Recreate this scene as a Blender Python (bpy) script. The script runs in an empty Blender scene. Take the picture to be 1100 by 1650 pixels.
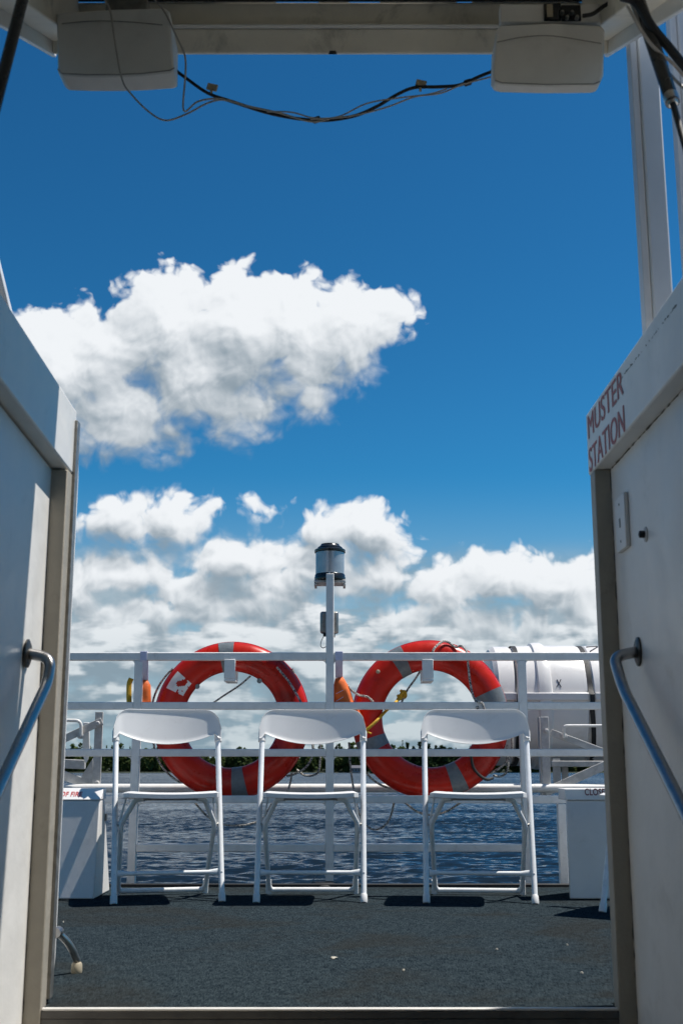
import bpy, math, random
import numpy as np
from mathutils import Vector, Matrix
random.seed(7)
rng = np.random.default_rng(7)
scene = bpy.context.scene
COL = scene.collection

# ------------------------------------------------------------------ camera
H = 0.53                       # eye above the deck (deck is z = 0)
TH = math.radians(12.165)      # camera tilted up
F = 1909.0                     # focal length in pixels of the 1100 x 1650 picture
CT, ST = math.cos(TH), math.sin(TH)
cam_d = bpy.data.cameras.new('camera')
cam = bpy.data.objects.new('camera', cam_d)
COL.objects.link(cam)
cam.location = (0, 0, H)
cam.rotation_euler = (math.radians(90) + TH, 0, 0)
cam_d.sensor_fit = 'VERTICAL'
cam_d.sensor_height = 36.0
cam_d.lens = F / 1650 * 36.0
cam_d.clip_start = 0.05
cam_d.clip_end = 20000
cam_d.dof.use_dof = True
cam_d.dof.focus_distance = 7.2
cam_d.dof.aperture_fstop = 9.0
scene.camera = cam

def ray(px, py):
    u = (px - 550) / F; v = (825 - py) / F
    return Vector((u, CT - v * ST, ST + v * CT))
def at(px, py, Y):             # the point of a sight line at distance Y
    d = ray(px, py); k = Y / d.y
    return Vector((d.x * k, Y, H + d.z * k))
def onz(px, py, z):            # where a sight line meets a level
    d = ray(px, py); k = (z - H) / d.z
    return Vector((d.x * k, d.y * k, z))
def onx(px, py, X):            # where a sight line meets a side wall
    d = ray(px, py); k = X / d.x
    return Vector((X, d.y * k, H + d.z * k))

# ------------------------------------------------------------------ light, sky, exposure
SUN = Vector((0.45, 0.075, 1.0)).normalized()
sun_el = math.asin(SUN.z); sun_az = math.atan2(SUN.x, SUN.y)
sl = bpy.data.lights.new('sun', 'SUN')
sl.energy = 5.0; sl.angle = math.radians(0.55); sl.color = (1.0, 0.955, 0.89)
so = bpy.data.objects.new('sun', sl); COL.objects.link(so)
so.rotation_euler = SUN.to_track_quat('Z', 'Y').to_euler()
so.location = (3, 1, 8)
vs = scene.view_settings
vs.view_transform = 'Standard'; vs.look = 'None'; vs.exposure = 0.25; vs.gamma = 1.0
vs.use_curve_mapping = False
scene.cycles.use_denoising = True
scene.cycles.max_bounces = 8
scene.cycles.caustics_reflective = False
scene.cycles.caustics_refractive = False

class NG:                      # small helper to write node trees as arithmetic
    def __init__(s, tree): s.t = tree; s.n = tree.nodes; s.l = tree.links
    def new(s, kind, **kw):
        n = s.n.new(kind)
        for k, v in kw.items(): setattr(n, k, v)
        return n
    def put(s, sock, v):
        if isinstance(v, bpy.types.NodeSocket): s.l.new(v, sock)
        else: sock.default_value = v
    def m(s, op, a, b=0.0, c=None, clamp=False):
        n = s.new('ShaderNodeMath', operation=op); n.use_clamp = clamp
        s.put(n.inputs[0], a); s.put(n.inputs[1], b)
        if c is not None: s.put(n.inputs[2], c)
        return n.outputs[0]
    def vm(s, op, a, b=(0, 0, 0), out=0):
        n = s.new('ShaderNodeVectorMath', operation=op)
        s.put(n.inputs[0], a)
        if op not in ('LENGTH', 'NORMALIZE'): s.put(n.inputs[1], b)
        return n.outputs['Value'] if op in ('LENGTH', 'DOT_PRODUCT') else n.outputs[0]
    def mix(s, f, a, b, mode='MIX'):
        n = s.new('ShaderNodeMix', data_type='RGBA', blend_type=mode)
        s.put(n.inputs['Factor'], f)
        s.put(n.inputs[6], a); s.put(n.inputs[7], b)
        return n.outputs[2]
    def step(s, x, lo, hi, olo=0.0, ohi=1.0, smooth=True):
        n = s.new('ShaderNodeMapRange'); n.interpolation_type = 'SMOOTHSTEP' if smooth else 'LINEAR'
        for i, v in enumerate((x, lo, hi, olo, ohi)): s.put(n.inputs[i], v)
        return n.outputs[0]
    def noise(s, vec, scale, detail=4, rough=0.5, dist=0.0, lac=2.0, dims='3D'):
        n = s.new('ShaderNodeTexNoise', noise_dimensions=dims)
        s.put(n.inputs['Vector'], vec)
        n.inputs['Scale'].default_value = scale; n.inputs['Detail'].default_value = detail
        n.inputs['Roughness'].default_value = rough; n.inputs['Distortion'].default_value = dist
        n.inputs['Lacunarity'].default_value = lac
        return n.outputs['Fac'] if 'Fac' in n.outputs else n.outputs[0]
    def voro(s, vec, scale, detail=0, rough=0.5, smooth=None, dims='3D'):
        n = s.new('ShaderNodeTexVoronoi', voronoi_dimensions=dims)
        if smooth is not None:
            n.feature = 'SMOOTH_F1'; n.inputs['Smoothness'].default_value = smooth
        s.put(n.inputs['Vector'], vec)
        n.inputs['Scale'].default_value = scale; n.inputs['Detail'].default_value = detail
        n.inputs['Roughness'].default_value = rough
        return n.outputs['Distance']

SK = 19.09                     # sky chart: 1 unit is about three degrees
def chart(px, py):
    d = ray(px, py); return (d.x / d.y * SK, d.z / d.y * SK, 1 / d.y)
BIG = [     # the big cloud: bearing and height of centre, half-sizes
    (90, 590, 110, 112), (175, 565, 105, 92), (268, 520, 92, 104), (390, 525, 108, 112), (470, 525, 105, 98),
    (570, 520, 84, 76), (618, 500, 52, 46), (330, 610, 140, 100), (190, 660, 150, 86), (490, 600, 100, 70), (570, 575, 66, 58), (390, 650, 100, 62), (495, 645, 50, 44),
    (200, 690, 160, 56), (345, 690, 105, 40)]
BANK = [    # the small pair, the tower over the lamp, the banks either side
    (195, 832, 58, 42), (285, 832, 62, 48), (240, 852, 92, 26), (390, 816, 46, 8),
    (532, 850, 50, 42), (596, 858, 56, 50), (520, 905, 76, 44), (385, 905, 88, 42), (315, 960, 72, 42), (450, 950, 96, 40), (600, 920, 60, 42), (560, 945, 60, 26),
    (185, 925, 76, 40), (95, 950, 100, 48), (245, 915, 40, 30), (262, 1003, 44, 27), (150, 1030, 90, 36), (462, 1032, 66, 42), (395, 1050, 70, 30), (300, 1040, 76, 32), (200, 1082, 86, 26), (520, 1080, 50, 24),
    (300, 990, 150, 34), (420, 985, 90, 28), (180, 985, 100, 30),
    (820, 940, 90, 46), (905, 950, 88, 46), (728, 955, 72, 44), (652, 1002, 76, 32), (760, 1005, 96, 36), (860, 1005, 100, 38), (960, 990, 100, 60), (620, 1062, 52, 22), (720, 1068, 80, 22), (850, 1068, 100, 24), (690, 985, 60, 24),
    (1150, 1000, 160, 80), (-60, 1000, 160, 80), (1400, 960, 190, 90), (-330, 940, 200, 90), (1250, 560, 80, 50)]
def cloud_group(billows):      # density of cloud at a chart position, with or without its billows
    g = bpy.data.node_groups.new('cloud_field', 'ShaderNodeTree')
    g.interface.new_socket('P', in_out='INPUT', socket_type='NodeSocketVector')
    g.interface.new_socket('D', in_out='OUTPUT', socket_type='NodeSocketFloat')
    q = NG(g)
    gi = q.new('NodeGroupInput'); go = q.new('NodeGroupOutput')
    P = gi.outputs['P']
    warp = q.new('ShaderNodeTexNoise', noise_dimensions='2D'); q.put(warp.inputs['Vector'], P)
    warp.inputs['Scale'].default_value = 1.1; warp.inputs['Detail'].default_value = 3
    wv = q.vm('MULTIPLY', q.vm('SUBTRACT', warp.outputs['Color'], (.5, .5, .5)), (.55, .4, 0))
    Pw = q.vm('ADD', P, wv)
    shape = None
    for i, (cx, cy, rx, ry) in enumerate(BIG + BANK):
        X, Y, k = chart(cx, cy)
        rx *= k / 100; ry *= k / 100
        mn = min(rx, ry)
        n = q.new('ShaderNodeVectorMath', operation='MULTIPLY_ADD')
        q.put(n.inputs[0], Pw); q.put(n.inputs[1], (1 / rx, 1 / ry, 0)); q.put(n.inputs[2], (-X / rx, -Y / ry, 0))
        s = q.m('MULTIPLY_ADD', q.vm('LENGTH', n.outputs[0]), -mn, mn)
        shape = s if shape is None else q.m('SMOOTH_MAX', shape, s, .42 if i < len(BIG) else .10)
    sep = q.new('ShaderNodeSeparateXYZ'); q.put(sep.inputs[0], P)
    # low layered bank towards the horizon
    low = q.noise(q.vm('MULTIPLY', P, (.62, 1.75, 1)), 1.0, 4, .55, dims='2D')
    band = q.m('MULTIPLY', q.step(sep.outputs[1], 3.6, 1.8), q.step(sep.outputs[1], -.5, .15))
    lowd = q.m('SUBTRACT', q.m('MULTIPLY', q.m('SUBTRACT', low, .31), 2.3), q.m('MULTIPLY', q.m('SUBTRACT', 1.0, band), 1.6))
    shape = q.m('SMOOTH_MAX', shape, lowd, .2)
    if not billows:
        q.put(go.inputs[0], shape); return g
    n1 = q.noise(Pw, 1.5, 7, .545, dims='2D')
    v1 = q.voro(Pw, 2.2, 2.0, .5, dims='2D')
    bil = q.m('SUBTRACT', .45, v1)
    n = q.m('ADD', q.m('MULTIPLY', q.m('SUBTRACT', n1, .5), 1.15), q.m('MULTIPLY', bil, .55))
    D = q.m('ADD', q.m('ADD', shape, q.step(sep.outputs[1], 4.6, 3.4, .10, .27)), q.m('MULTIPLY', n, .62))
    q.put(go.inputs[0], D)
    return g
def build_world():
    w = bpy.data.worlds.new('World'); scene.world = w; w.use_nodes = True
    gD = cloud_group(True); gS = cloud_group(False)
    t = NG(w.node_tree)
    for nn in list(t.n): t.n.remove(nn)
    tc = t.new('ShaderNodeTexCoord')
    sp = t.new('ShaderNodeSeparateXYZ'); t.put(sp.inputs[0], tc.outputs['Generated'])
    yy = t.m('MAXIMUM', t.m('ABSOLUTE', sp.outputs[1]), .12)
    cb = t.new('ShaderNodeCombineXYZ')
    t.put(cb.inputs[0], t.m('MULTIPLY', t.m('DIVIDE', sp.outputs[0], yy), SK))
    elev = t.m('MULTIPLY', t.m('DIVIDE', sp.outputs[2], yy), SK)
    t.put(cb.inputs[1], elev)
    P = cb.outputs[0]
    def field(g, vec):
        n = t.new('ShaderNodeGroup'); n.node_tree = g; t.put(n.inputs[0], vec); return n.outputs[0]
    D0 = field(gD, P)
    Da = field(gD, t.vm('ADD', P, (.05, .11, 0)))
    S0 = field(gS, P)
    far_up = t.new('ShaderNodeCombineXYZ')
    t.put(far_up.inputs[0], t.step(elev, 5.2, 4.7, .28, .15)); t.put(far_up.inputs[1], t.step(elev, 5.2, 4.7, .95, .46))
    Sb = field(gS, t.vm('ADD', P, far_up.outputs[0]))
    fine = t.m('SUBTRACT', D0, Da)
    wide = t.m('SUBTRACT', S0, Sb)
    # crisp crowns, soft fraying bases
    width = t.step(wide, -.26, .22, .66, .21)
    alpha = t.step(t.m('DIVIDE', t.m('ADD', D0, .03), width), 0.0, 1.0)
    thick = t.m('MULTIPLY', t.step(D0, .08, .75), t.step(elev, 4.8, 3.6, -.12, -.40))
    soft = t.m('MULTIPLY', t.m('SUBTRACT', t.noise(P, .9, 2, .5, dims='2D'), .5), t.step(elev, 5.2, 4.7, .34, .60))
    e = t.m('ADD', t.m('ADD', t.m('MULTIPLY', fine, t.step(elev, 5.2, 4.7, 1.0, 1.20)), t.m('MULTIPLY', wide, t.step(elev, 5.2, 4.7, .80, 1.30))), t.m('ADD', thick, soft))
    lit = t.step(e, -.70, t.step(elev, 5.2, 4.7, .66, .44))
    hz = t.step(elev, 3.3, .4)              # low clouds are greyer and seen through more air
    litc = t.mix(hz, (.88, .91, .94, 1), (.56, .64, .68, 1))
    shade = t.mix(hz, (.27, .34, .40, 1), (.24, .34, .41, 1))
    cloud = t.mix(lit, shade, litc)
    sky = t.new('ShaderNodeTexSky'); sky.sky_type = 'NISHITA'; sky.sun_disc = False
    sky.sun_elevation = sun_el; sky.sun_rotation = sun_az
    sky.altitude = 250; sky.air_density = 1.0; sky.dust_density = .35; sky.ozone_density = 1.6
    SKYS = .11
    gm = t.new('ShaderNodeGamma'); gm.inputs[1].default_value = 1.45
    t.put(gm.inputs[0], t.mix(1.0, sky.outputs[0], (SKYS * .335, SKYS * .80, SKYS, 1), 'MULTIPLY'))
    air = t.mix(1.0, gm.outputs[0], (1.25, 1.36, 1.13, 1), 'MULTIPLY')
    blue = t.mix(t.step(elev, 4.9, .9, 0, .92), air, (.33, .45, .54, 1))
    vn = t.noise(t.vm('MULTIPLY', P, (.55, 1.2, 1)), 1.1, 5, .58, dims='2D')
    veil = t.m('MULTIPLY', t.m('MULTIPLY', t.step(vn, .34, .54), t.step(elev, 3.75, 2.9)), .85)
    behind = t.mix(veil, blue, t.mix(t.step(vn, .45, .75), (.26, .37, .45, 1), (.40, .49, .55, 1)))
    col = t.mix(alpha, behind, cloud)
    bg = t.new('ShaderNodeBackground'); t.put(bg.inputs[0], col); bg.inputs[1].default_value = .84
    out = t.new('ShaderNodeOutputWorld'); t.put(out.inputs[0], bg.outputs[0])
    w.cycles.sampling_method = 'MANUAL'; w.cycles.sample_map_resolution = 512
build_world()

# ------------------------------------------------------------------ mesh helpers
WM = {}                        # world matrix of every thing, to bring parts built in place under it
class MB:
    def __init__(s): s.v = []; s.f = []
    def add(s, vs_, fs_):
        o = len(s.v); s.v += [Vector(p) for p in vs_]; s.f += [tuple(i + o for i in f) for f in fs_]; return s
    def hexa(s, c):            # eight corners, bottom ring then top ring
        return s.add(c, [(3, 2, 1, 0), (4, 5, 6, 7), (0, 1, 5, 4), (1, 2, 6, 5), (2, 3, 7, 6), (3, 0, 4, 7)])
    def box(s, x0, x1, y0, y1, z0, z1):
        return s.hexa([(x0, y0, z0), (x1, y0, z0), (x1, y1, z0), (x0, y1, z0), (x0, y0, z1), (x1, y0, z1), (x1, y1, z1), (x0, y1, z1)])
    def obox(s, c, a, b, d):   # centre and three half vectors
        c, a, b, d = map(Vector, (c, a, b, d))
        return s.hexa([c - a - b - d, c + a - b - d, c + a + b - d, c - a + b - d, c - a - b + d, c + a - b + d, c + a + b + d, c - a + b + d])
    def beam(s, p0, p1, w, h, up=(0, 0, 1)):
        p0, p1 = Vector(p0), Vector(p1); d = p1 - p0
        side = d.cross(Vector(up)).normalized(); u = side.cross(d).normalized()
        return s.obox((p0 + p1) / 2, d / 2, side * w / 2, u * h / 2)
    def prism(s, poly, vec):
        n = len(poly); vec = Vector(vec)
        vs_ = [Vector(p) for p in poly] + [Vector(p) + vec for p in poly]
        return s.add(vs_, [tuple(range(n))[::-1], tuple(range(n, 2 * n))] + [(i, (i + 1) % n, (i + 1) % n + n, i + n) for i in range(n)])
    def tube(s, pts, r, seg=12, closed=False, rfun=None):
        pts = [Vector(p) for p in pts]; n = len(pts); rings = []
        prev = None
        for i, p in enumerate(pts):
            a = pts[(i - 1) % n] if (closed or i > 0) else p
            b = pts[(i + 1) % n] if (closed or i < n - 1) else p
            t = (b - a).normalized()
            if prev is None:
                ref = Vector((0, 0, 1)) if abs(t.z) < .9 else Vector((1, 0, 0))
                u = t.cross(ref).normalized()
            else:
                u = prev - t * prev.dot(t)
                u = u.normalized() if u.length > 1e-6 else t.orthogonal().normalized()
            prev = u; w = t.cross(u)
            rr = rfun(i / max(1, n - 1)) if rfun else r
            rings.append([p + (u * math.cos(k * 2 * math.pi / seg) + w * math.sin(k * 2 * math.pi / seg)) * rr for k in range(seg)])
        vs_ = [q for rg in rings for q in rg]; fs_ = []
        for i in range(n if closed else n - 1):
            j = (i + 1) % n
            for k in range(seg):
                fs_.append((i * seg + k, i * seg + (k + 1) % seg, j * seg + (k + 1) % seg, j * seg + k))
        if not closed:
            fs_ += [tuple(range(seg))[::-1], tuple(range((n - 1) * seg, n * seg))]
        return s.add(vs_, fs_)
    def lathe(s, o, axis, prof, seg=32, cap=True):   # prof: (radius, distance along axis)
        o, ax = Vector(o), Vector(axis).normalized(); u = ax.orthogonal().normalized(); w = ax.cross(u)
        vs_ = [o + ax * t + (u * math.cos(k * 2 * math.pi / seg) + w * math.sin(k * 2 * math.pi / seg)) * r for r, t in prof for k in range(seg)]
        fs_ = [(i * seg + k, i * seg + (k + 1) % seg, (i + 1) * seg + (k + 1) % seg, (i + 1) * seg + k) for i in range(len(prof) - 1) for k in range(seg)]
        if cap: fs_ += [tuple(range(seg))[::-1], tuple(range((len(prof) - 1) * seg, len(prof) * seg))]
        return s.add(vs_, fs_)
    def build(s, name, mat, parent=None, bevel=0.0, smooth=40, segs=2):
        if parent is None:
            lo = [min(v[i] for v in s.v) for i in range(3)]; hi = [max(v[i] for v in s.v) for i in range(3)]
            base = Matrix.Translation(((lo[0] + hi[0]) / 2, (lo[1] + hi[1]) / 2, lo[2]))
        else: base = WM[parent.name]
        inv = base.inverted()
        me = bpy.data.meshes.new(name)
        me.from_pydata([inv @ v for v in s.v], [], s.f)
        fix_normals(me)
        me.materials.append(mat)
        if smooth:
            me.polygons.foreach_set('use_smooth', [True] * len(me.polygons))
            me.set_sharp_from_angle(angle=math.radians(smooth))
        o = bpy.data.objects.new(name, me); COL.objects.link(o)
        if parent is None: o.location = base.translation
        else: o.parent = parent
        WM[o.name] = base
        if bevel:
            b = o.modifiers.new('edges', 'BEVEL'); b.width = bevel; b.segments = segs; b.limit_method = 'ANGLE'; b.angle_limit = math.radians(40)
            b.harden_normals = False
        return o
import bmesh
def fix_normals(me):
    bm = bmesh.new(); bm.from_mesh(me); bmesh.ops.recalc_face_normals(bm, faces=bm.faces); bm.to_mesh(me); bm.free()
def tag(o, label=None, cat=None, group=None, kind=None):
    if label: o['label'] = label
    if cat: o['category'] = cat
    if group: o['group'] = group
    if kind: o['kind'] = kind
    return o
def thing(name, label, cat, loc=(0, 0, 0), rz=0.0, group=None):
    o = bpy.data.objects.new(name, None); COL.objects.link(o)
    o.location = loc; o.rotation_euler = (0, 0, rz); o.empty_display_size = .1
    WM[o.name] = Matrix.Translation(loc) @ Matrix.Rotation(rz, 4, 'Z')
    return tag(o, label, cat, group)
def copy_tree(o, loc, rz, label):
    r = o.copy(); COL.objects.link(r); r.location = loc; r.rotation_euler = (0, 0, rz); r['label'] = label
    for c in o.children:
        k = c.copy(); COL.objects.link(k); k.parent = r
        for d in c.children:
            e = d.copy(); COL.objects.link(e); e.parent = k
    return r
def spline(pts, n=8, closed=False):
    pts = [Vector(p) for p in pts]; out = []; N = len(pts)
    for i in range(N if closed else N - 1):
        p0 = pts[(i - 1) % N] if (closed or i > 0) else pts[0] * 2 - pts[1]
        p1 = pts[i]; p2 = pts[(i + 1) % N]
        p3 = pts[(i + 2) % N] if (closed or i + 2 < N) else p2 * 2 - p1
        for k in range(n):
            t = k / n
            out.append(.5 * ((2 * p1) + (p2 - p0) * t + (2 * p0 - 5 * p1 + 4 * p2 - p3) * t * t + (3 * p1 - p0 - 3 * p2 + p3) * t ** 3))
    if not closed: out.append(pts[-1])
    return out
def fillet(pts, r, n=6):       # polyline with rounded corners
    pts = [Vector(p) for p in pts]; out = [pts[0]]
    for i in range(1, len(pts) - 1):
        a, b, c = pts[i - 1], pts[i], pts[i + 1]
        k = min(r, (a - b).length * .48, (c - b).length * .48)
        p = b + (a - b).normalized() * k; q = b + (c - b).normalized() * k
        for j in range(n + 1):
            t = j / n; out.append(p * (1 - t) ** 2 + b * 2 * t * (1 - t) + q * t * t)
    return out + [pts[-1]]
def text_mesh(s, size, o, ax, ay, squeeze=1.0, depth=.0006, bold=0.0):   # lettering laid on a surface: origin, reading direction, up
    cu = bpy.data.curves.new('lettering', 'FONT'); cu.body = s; cu.size = size; cu.extrude = depth; cu.offset = bold
    cu.space_character = 1.04
    to = bpy.data.objects.new('lettering', cu); COL.objects.link(to)
    dg = bpy.context.evaluated_depsgraph_get(); dg.update()
    me = bpy.data.meshes.new_from_object(to.evaluated_get(dg))
    ax, ay = Vector(ax).normalized(), Vector(ay).normalized(); az = ax.cross(ay)
    mb = MB()
    mb.add([Vector(o) + ax * v.co.x * squeeze + ay * v.co.y + az * v.co.z for v in me.vertices], [tuple(p.vertices) for p in me.polygons])
    bpy.data.objects.remove(to); bpy.data.curves.remove(cu); bpy.data.meshes.remove(me)
    return mb

# ------------------------------------------------------------------ materials
def mat(name, col, rough=.5, metal=0.0, var=.08, vscale=6.0, dirt=0.0, dirt_col=(.12, .10, .07), dscale=3.0, bump=0.0, bscale=60.0, coat=0.0, spec=.5, rvar=.12):
    m = bpy.data.materials.new(name); m.use_nodes = True
    t = NG(m.node_tree); b = t.n['Principled BSDF']
    tc = t.new('ShaderNodeTexCoord'); P = tc.outputs['Object']
    n = t.noise(P, vscale, 5, .6)
    c = t.mix(t.step(n, .3, .7), tuple(x * (1 - var) for x in col) + (1,), tuple(min(1, x * (1 + var)) for x in col) + (1,))
    if dirt:
        d1 = t.noise(P, dscale, 8, .68, .4)
        c = t.mix(t.m('MULTIPLY', t.step(d1, .54, .74), dirt), c, tuple(dirt_col) + (1,))
    t.put(b.inputs['Base Color'], c)
    t.put(b.inputs['Roughness'], t.step(n, .25, .75, max(.02, rough - rvar), min(1, rough + rvar), smooth=False))
    b.inputs['Metallic'].default_value = metal
    b.inputs['Specular IOR Level'].default_value = spec
    b.inputs['Coat Weight'].default_value = coat; b.inputs['Coat Roughness'].default_value = .08
    if bump:
        bn = t.new('ShaderNodeBump'); bn.inputs['Strength'].default_value = bump; bn.inputs['Distance'].default_value = .004
        t.put(bn.inputs['Height'], t.noise(P, bscale, 4, .6))
        t.put(b.inputs['Normal'], bn.outputs[0])
    m['_'] = 0
    return m
M = {}
M['wall'] = mat('white_wall_paint', (.80, .78, .74), .42, var=.04, vscale=9, dirt=.30, dirt_col=(.42, .39, .33), dscale=6, bump=.28, bscale=22)
M['jamb'] = mat('worn_beige_paint', (.37, .335, .275), .55, var=.06, vscale=14, dirt=.45, dirt_col=(.20, .18, .14), dscale=9, bump=.4, bscale=40)
M['lid'] = mat('grubby_lid_paint', (.78, .72, .60), .5, var=.08, vscale=5, dirt=.6, dirt_col=(.17, .15, .11), dscale=6, bump=.3, bscale=30)
M['rail'] = mat('grey_white_rail_paint', (.80, .78, .74), .38, var=.05, vscale=20, dirt=.3, dirt_col=(.38, .35, .30), dscale=16, bump=.3, bscale=70)
M['box'] = mat('white_deck_paint', (.78, .76, .73), .45, var=.03, vscale=9, dirt=.2, dirt_col=(.40, .37, .31), dscale=14, bump=.14, bscale=30)
M['steel'] = mat('galvanised_bar', (.50, .49, .47), .5, var=.15, vscale=30, dirt=.5, dirt_col=(.25, .22, .19), dscale=14, bump=.3, bscale=90)
M['alu'] = mat('white_post_coating', (.62, .63, .65), .4, var=.04, dirt=.15, dirt_col=(.4, .38, .33), bump=.1)
M['chrome'] = mat('chrome', (.40, .385, .37), .34, 1.0, var=.08, vscale=40, dirt=.4, dirt_col=(.2, .18, .16), dscale=30, rvar=.08)
M['dull'] = mat('dull_metal', (.30, .29, .27), .45, .8, var=.2, vscale=40, dirt=.4, dirt_col=(.15, .10, .06))
M['black'] = mat('black_rubber', (.012, .012, .013), .62, var=.3, vscale=30)
M['blackshine'] = mat('black_plastic', (.012, .013, .015), .25, var=.2, vscale=20)
M['speaker'] = mat('grey_speaker_plastic', (.74, .72, .68), .55, var=.04, vscale=8, dirt=.2, dirt_col=(.2, .18, .15), bump=.15, bscale=300)
M['red'] = mat('red_ring_plastic', (.53, .0145, .0035), .30, var=.16, vscale=7, dirt=.5, dirt_col=(.27, .018, .010), dscale=9, bump=.10, bscale=30, spec=.38, coat=0.0)
M['tape'] = mat('grey_reflective_tape', (.16, .18, .19), .38, var=.12, vscale=60, dirt=.4, dirt_col=(.10, .11, .11), dscale=30, bump=.3, bscale=110)
M['gel'] = mat('white_gelcoat', (.74, .71, .68), .32, var=.03, vscale=4, dirt=.28, dirt_col=(.42, .36, .29), dscale=7, bump=.06, bscale=14)
M['ink'] = mat('black_marker', (.015, .016, .03), .6)
M['redink'] = mat('faded_red_lettering', (.44, .13, .12), .6, var=.2, vscale=60, dirt=.25, dirt_col=(.5, .33, .3), dscale=60)
M['redprint'] = mat('red_print', (.50, .05, .05), .6, var=.1, vscale=60)
M['darkprint'] = mat('dark_red_print', (.16, .03, .05), .6, var=.1, vscale=60)
M['orange'] = mat('orange_nylon', (.75, .14, .02), .7, var=.14, vscale=25, bump=.6, bscale=40)
M['strap'] = mat('white_webbing', (.62, .60, .74), .7, var=.06, vscale=40, bump=.3, bscale=200)
M['yellow'] = mat('yellow_rope', (.62, .36, .02), .7, var=.2, vscale=80, bump=.8, bscale=250)
M['pale'] = mat('pale_wire', (.42, .38, .34), .5, var=.1)
M['clip'] = mat('beige_clip', (.40, .34, .24), .6, var=.1, vscale=60)
M['trunk'] = mat('bark', (.09, .07, .05), .9, var=.2, vscale=1)
M['cottage'] = mat('grey_cottage_siding', (.28, .29, .31), .8, var=.1, vscale=.5)
M['roof'] = mat('cottage_roof', (.10, .10, .12), .8, var=.1, vscale=.5)
M['riser'] = mat('dark_scuffed_riser', (.13, .122, .112), .6, var=.15, vscale=12, dirt=.5, dirt_col=(.05, .045, .04), dscale=14, bump=.3, bscale=50)
M['grime'] = mat('grimy_sealant', (.10, .095, .085), .8, var=.3, vscale=40)
M['flange'] = mat('dark_tarnished_steel', (.07, .066, .06), .4, .6, var=.2, vscale=50)
M['paper'] = mat('paper_scrap', (.50, .46, .38), .8, var=.1)
M['rock'] = mat('shore_rock', (.22, .20, .17), .9, var=.3, vscale=.4)

def chair_plastic():
    m = mat('white_chair_plastic', (.80, .79, .77), .36, var=.02, vscale=6, dirt=.22, dirt_col=(.52, .49, .44), dscale=16)
    t = NG(m.node_tree); b = t.n['Principled BSDF']; o = t.n['Material Output']
    tr = t.new('ShaderNodeBsdfTranslucent'); tr.inputs[0].default_value = (.86, .88, .92, 1)
    mx = t.new('ShaderNodeMixShader'); mx.inputs[0].default_value = .12
    t.put(mx.inputs[1], b.outputs[0]); t.put(mx.inputs[2], tr.outputs[0]); t.put(o.inputs[0], mx.outputs[0])
    return m
M['plastic'] = chair_plastic()
M['tubing'] = mat('white_tube_enamel', (.80, .81, .81), .3, var=.03, vscale=30, dirt=.25, dirt_col=(.45, .42, .38), dscale=25)

def rope_mat():
    m = mat('flecked_rope', (.62, .58, .52), .85, var=.1)
    t = NG(m.node_tree); b = t.n['Principled BSDF']
    tc = t.new('ShaderNodeTexCoord'); P = tc.outputs['Object']
    v = t.new('ShaderNodeTexVoronoi'); t.put(v.inputs['Vector'], P); v.inputs['Scale'].default_value = 300
    s = t.new('ShaderNodeSeparateColor'); t.put(s.inputs[0], v.outputs['Color'])
    c = t.mix(t.step(s.outputs[0], .52, .60), (.60, .56, .50, 1), (.05, .05, .055, 1))
    t.put(b.inputs['Base Color'], c)
    bn = t.new('ShaderNodeBump'); bn.inputs['Strength'].default_value = .8; bn.inputs['Distance'].default_value = .003
    t.put(bn.inputs['Height'], v.outputs['Distance']); t.put(b.inputs['Normal'], bn.outputs[0])
    return m
M['rope'] = rope_mat()

def carpet_mat():
    m = bpy.data.materials.new('deck_carpet'); m.use_nodes = True
    t = NG(m.node_tree); b = t.n['Principled BSDF']
    tc = t.new('ShaderNodeTexCoord'); P = tc.outputs['Object']
    sp = t.new('ShaderNodeSeparateXYZ'); t.put(sp.inputs[0], P)
    fibre = t.noise(P, 230, 3, .7)
    tuft = t.noise(t.vm('MULTIPLY', P, (1.0, .12, 1)), 300, 3, .75)
    clump = t.noise(t.vm('MULTIPLY', P, (1.0, .40, 1)), 64, 3, .7)
    worn = t.noise(P, 2.0, 8, .62, .6)
    spot = t.noise(P, 11, 5, .65)
    rib = t.m('SINE', t.m('ADD', t.m('MULTIPLY', sp.outputs[0], 430), t.m('MULTIPLY', t.noise(P, 9, 3), 16)))
    h = t.m('ADD', t.m('ADD', t.m('MULTIPLY', fibre, .35), t.m('MULTIPLY', tuft, 1.25)), t.m('ADD', t.m('MULTIPLY', clump, .55), t.m('MULTIPLY', spot, .15)))
    f = t.step(h, .84, 1.44)
    c = t.mix(f, (.006, .011, .017, 1), (.052, .071, .080, 1))
    c = t.mix(t.m('MULTIPLY', t.step(worn, .45, .66), .50), c, (.032, .030, .025, 1))
    grit = t.voro(P, 34)
    gm = t.step(t.m('ADD', grit, t.m('MULTIPLY', t.noise(P, 3.0, 2), .35)), .175, .150)
    c = t.mix(t.m('MULTIPLY', gm, .55), c, (.42, .39, .33, 1))
    t.put(b.inputs['Base Color'], c)
    b.inputs['Roughness'].default_value = 1.0; b.inputs['Specular IOR Level'].default_value = 0
    bn = t.new('ShaderNodeBump'); bn.inputs['Strength'].default_value = 1.0; bn.inputs['Distance'].default_value = .006
    t.put(bn.inputs['Height'], h); t.put(b.inputs['Normal'], bn.outputs[0])
    return m
M['carpet'] = carpet_mat()

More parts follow.
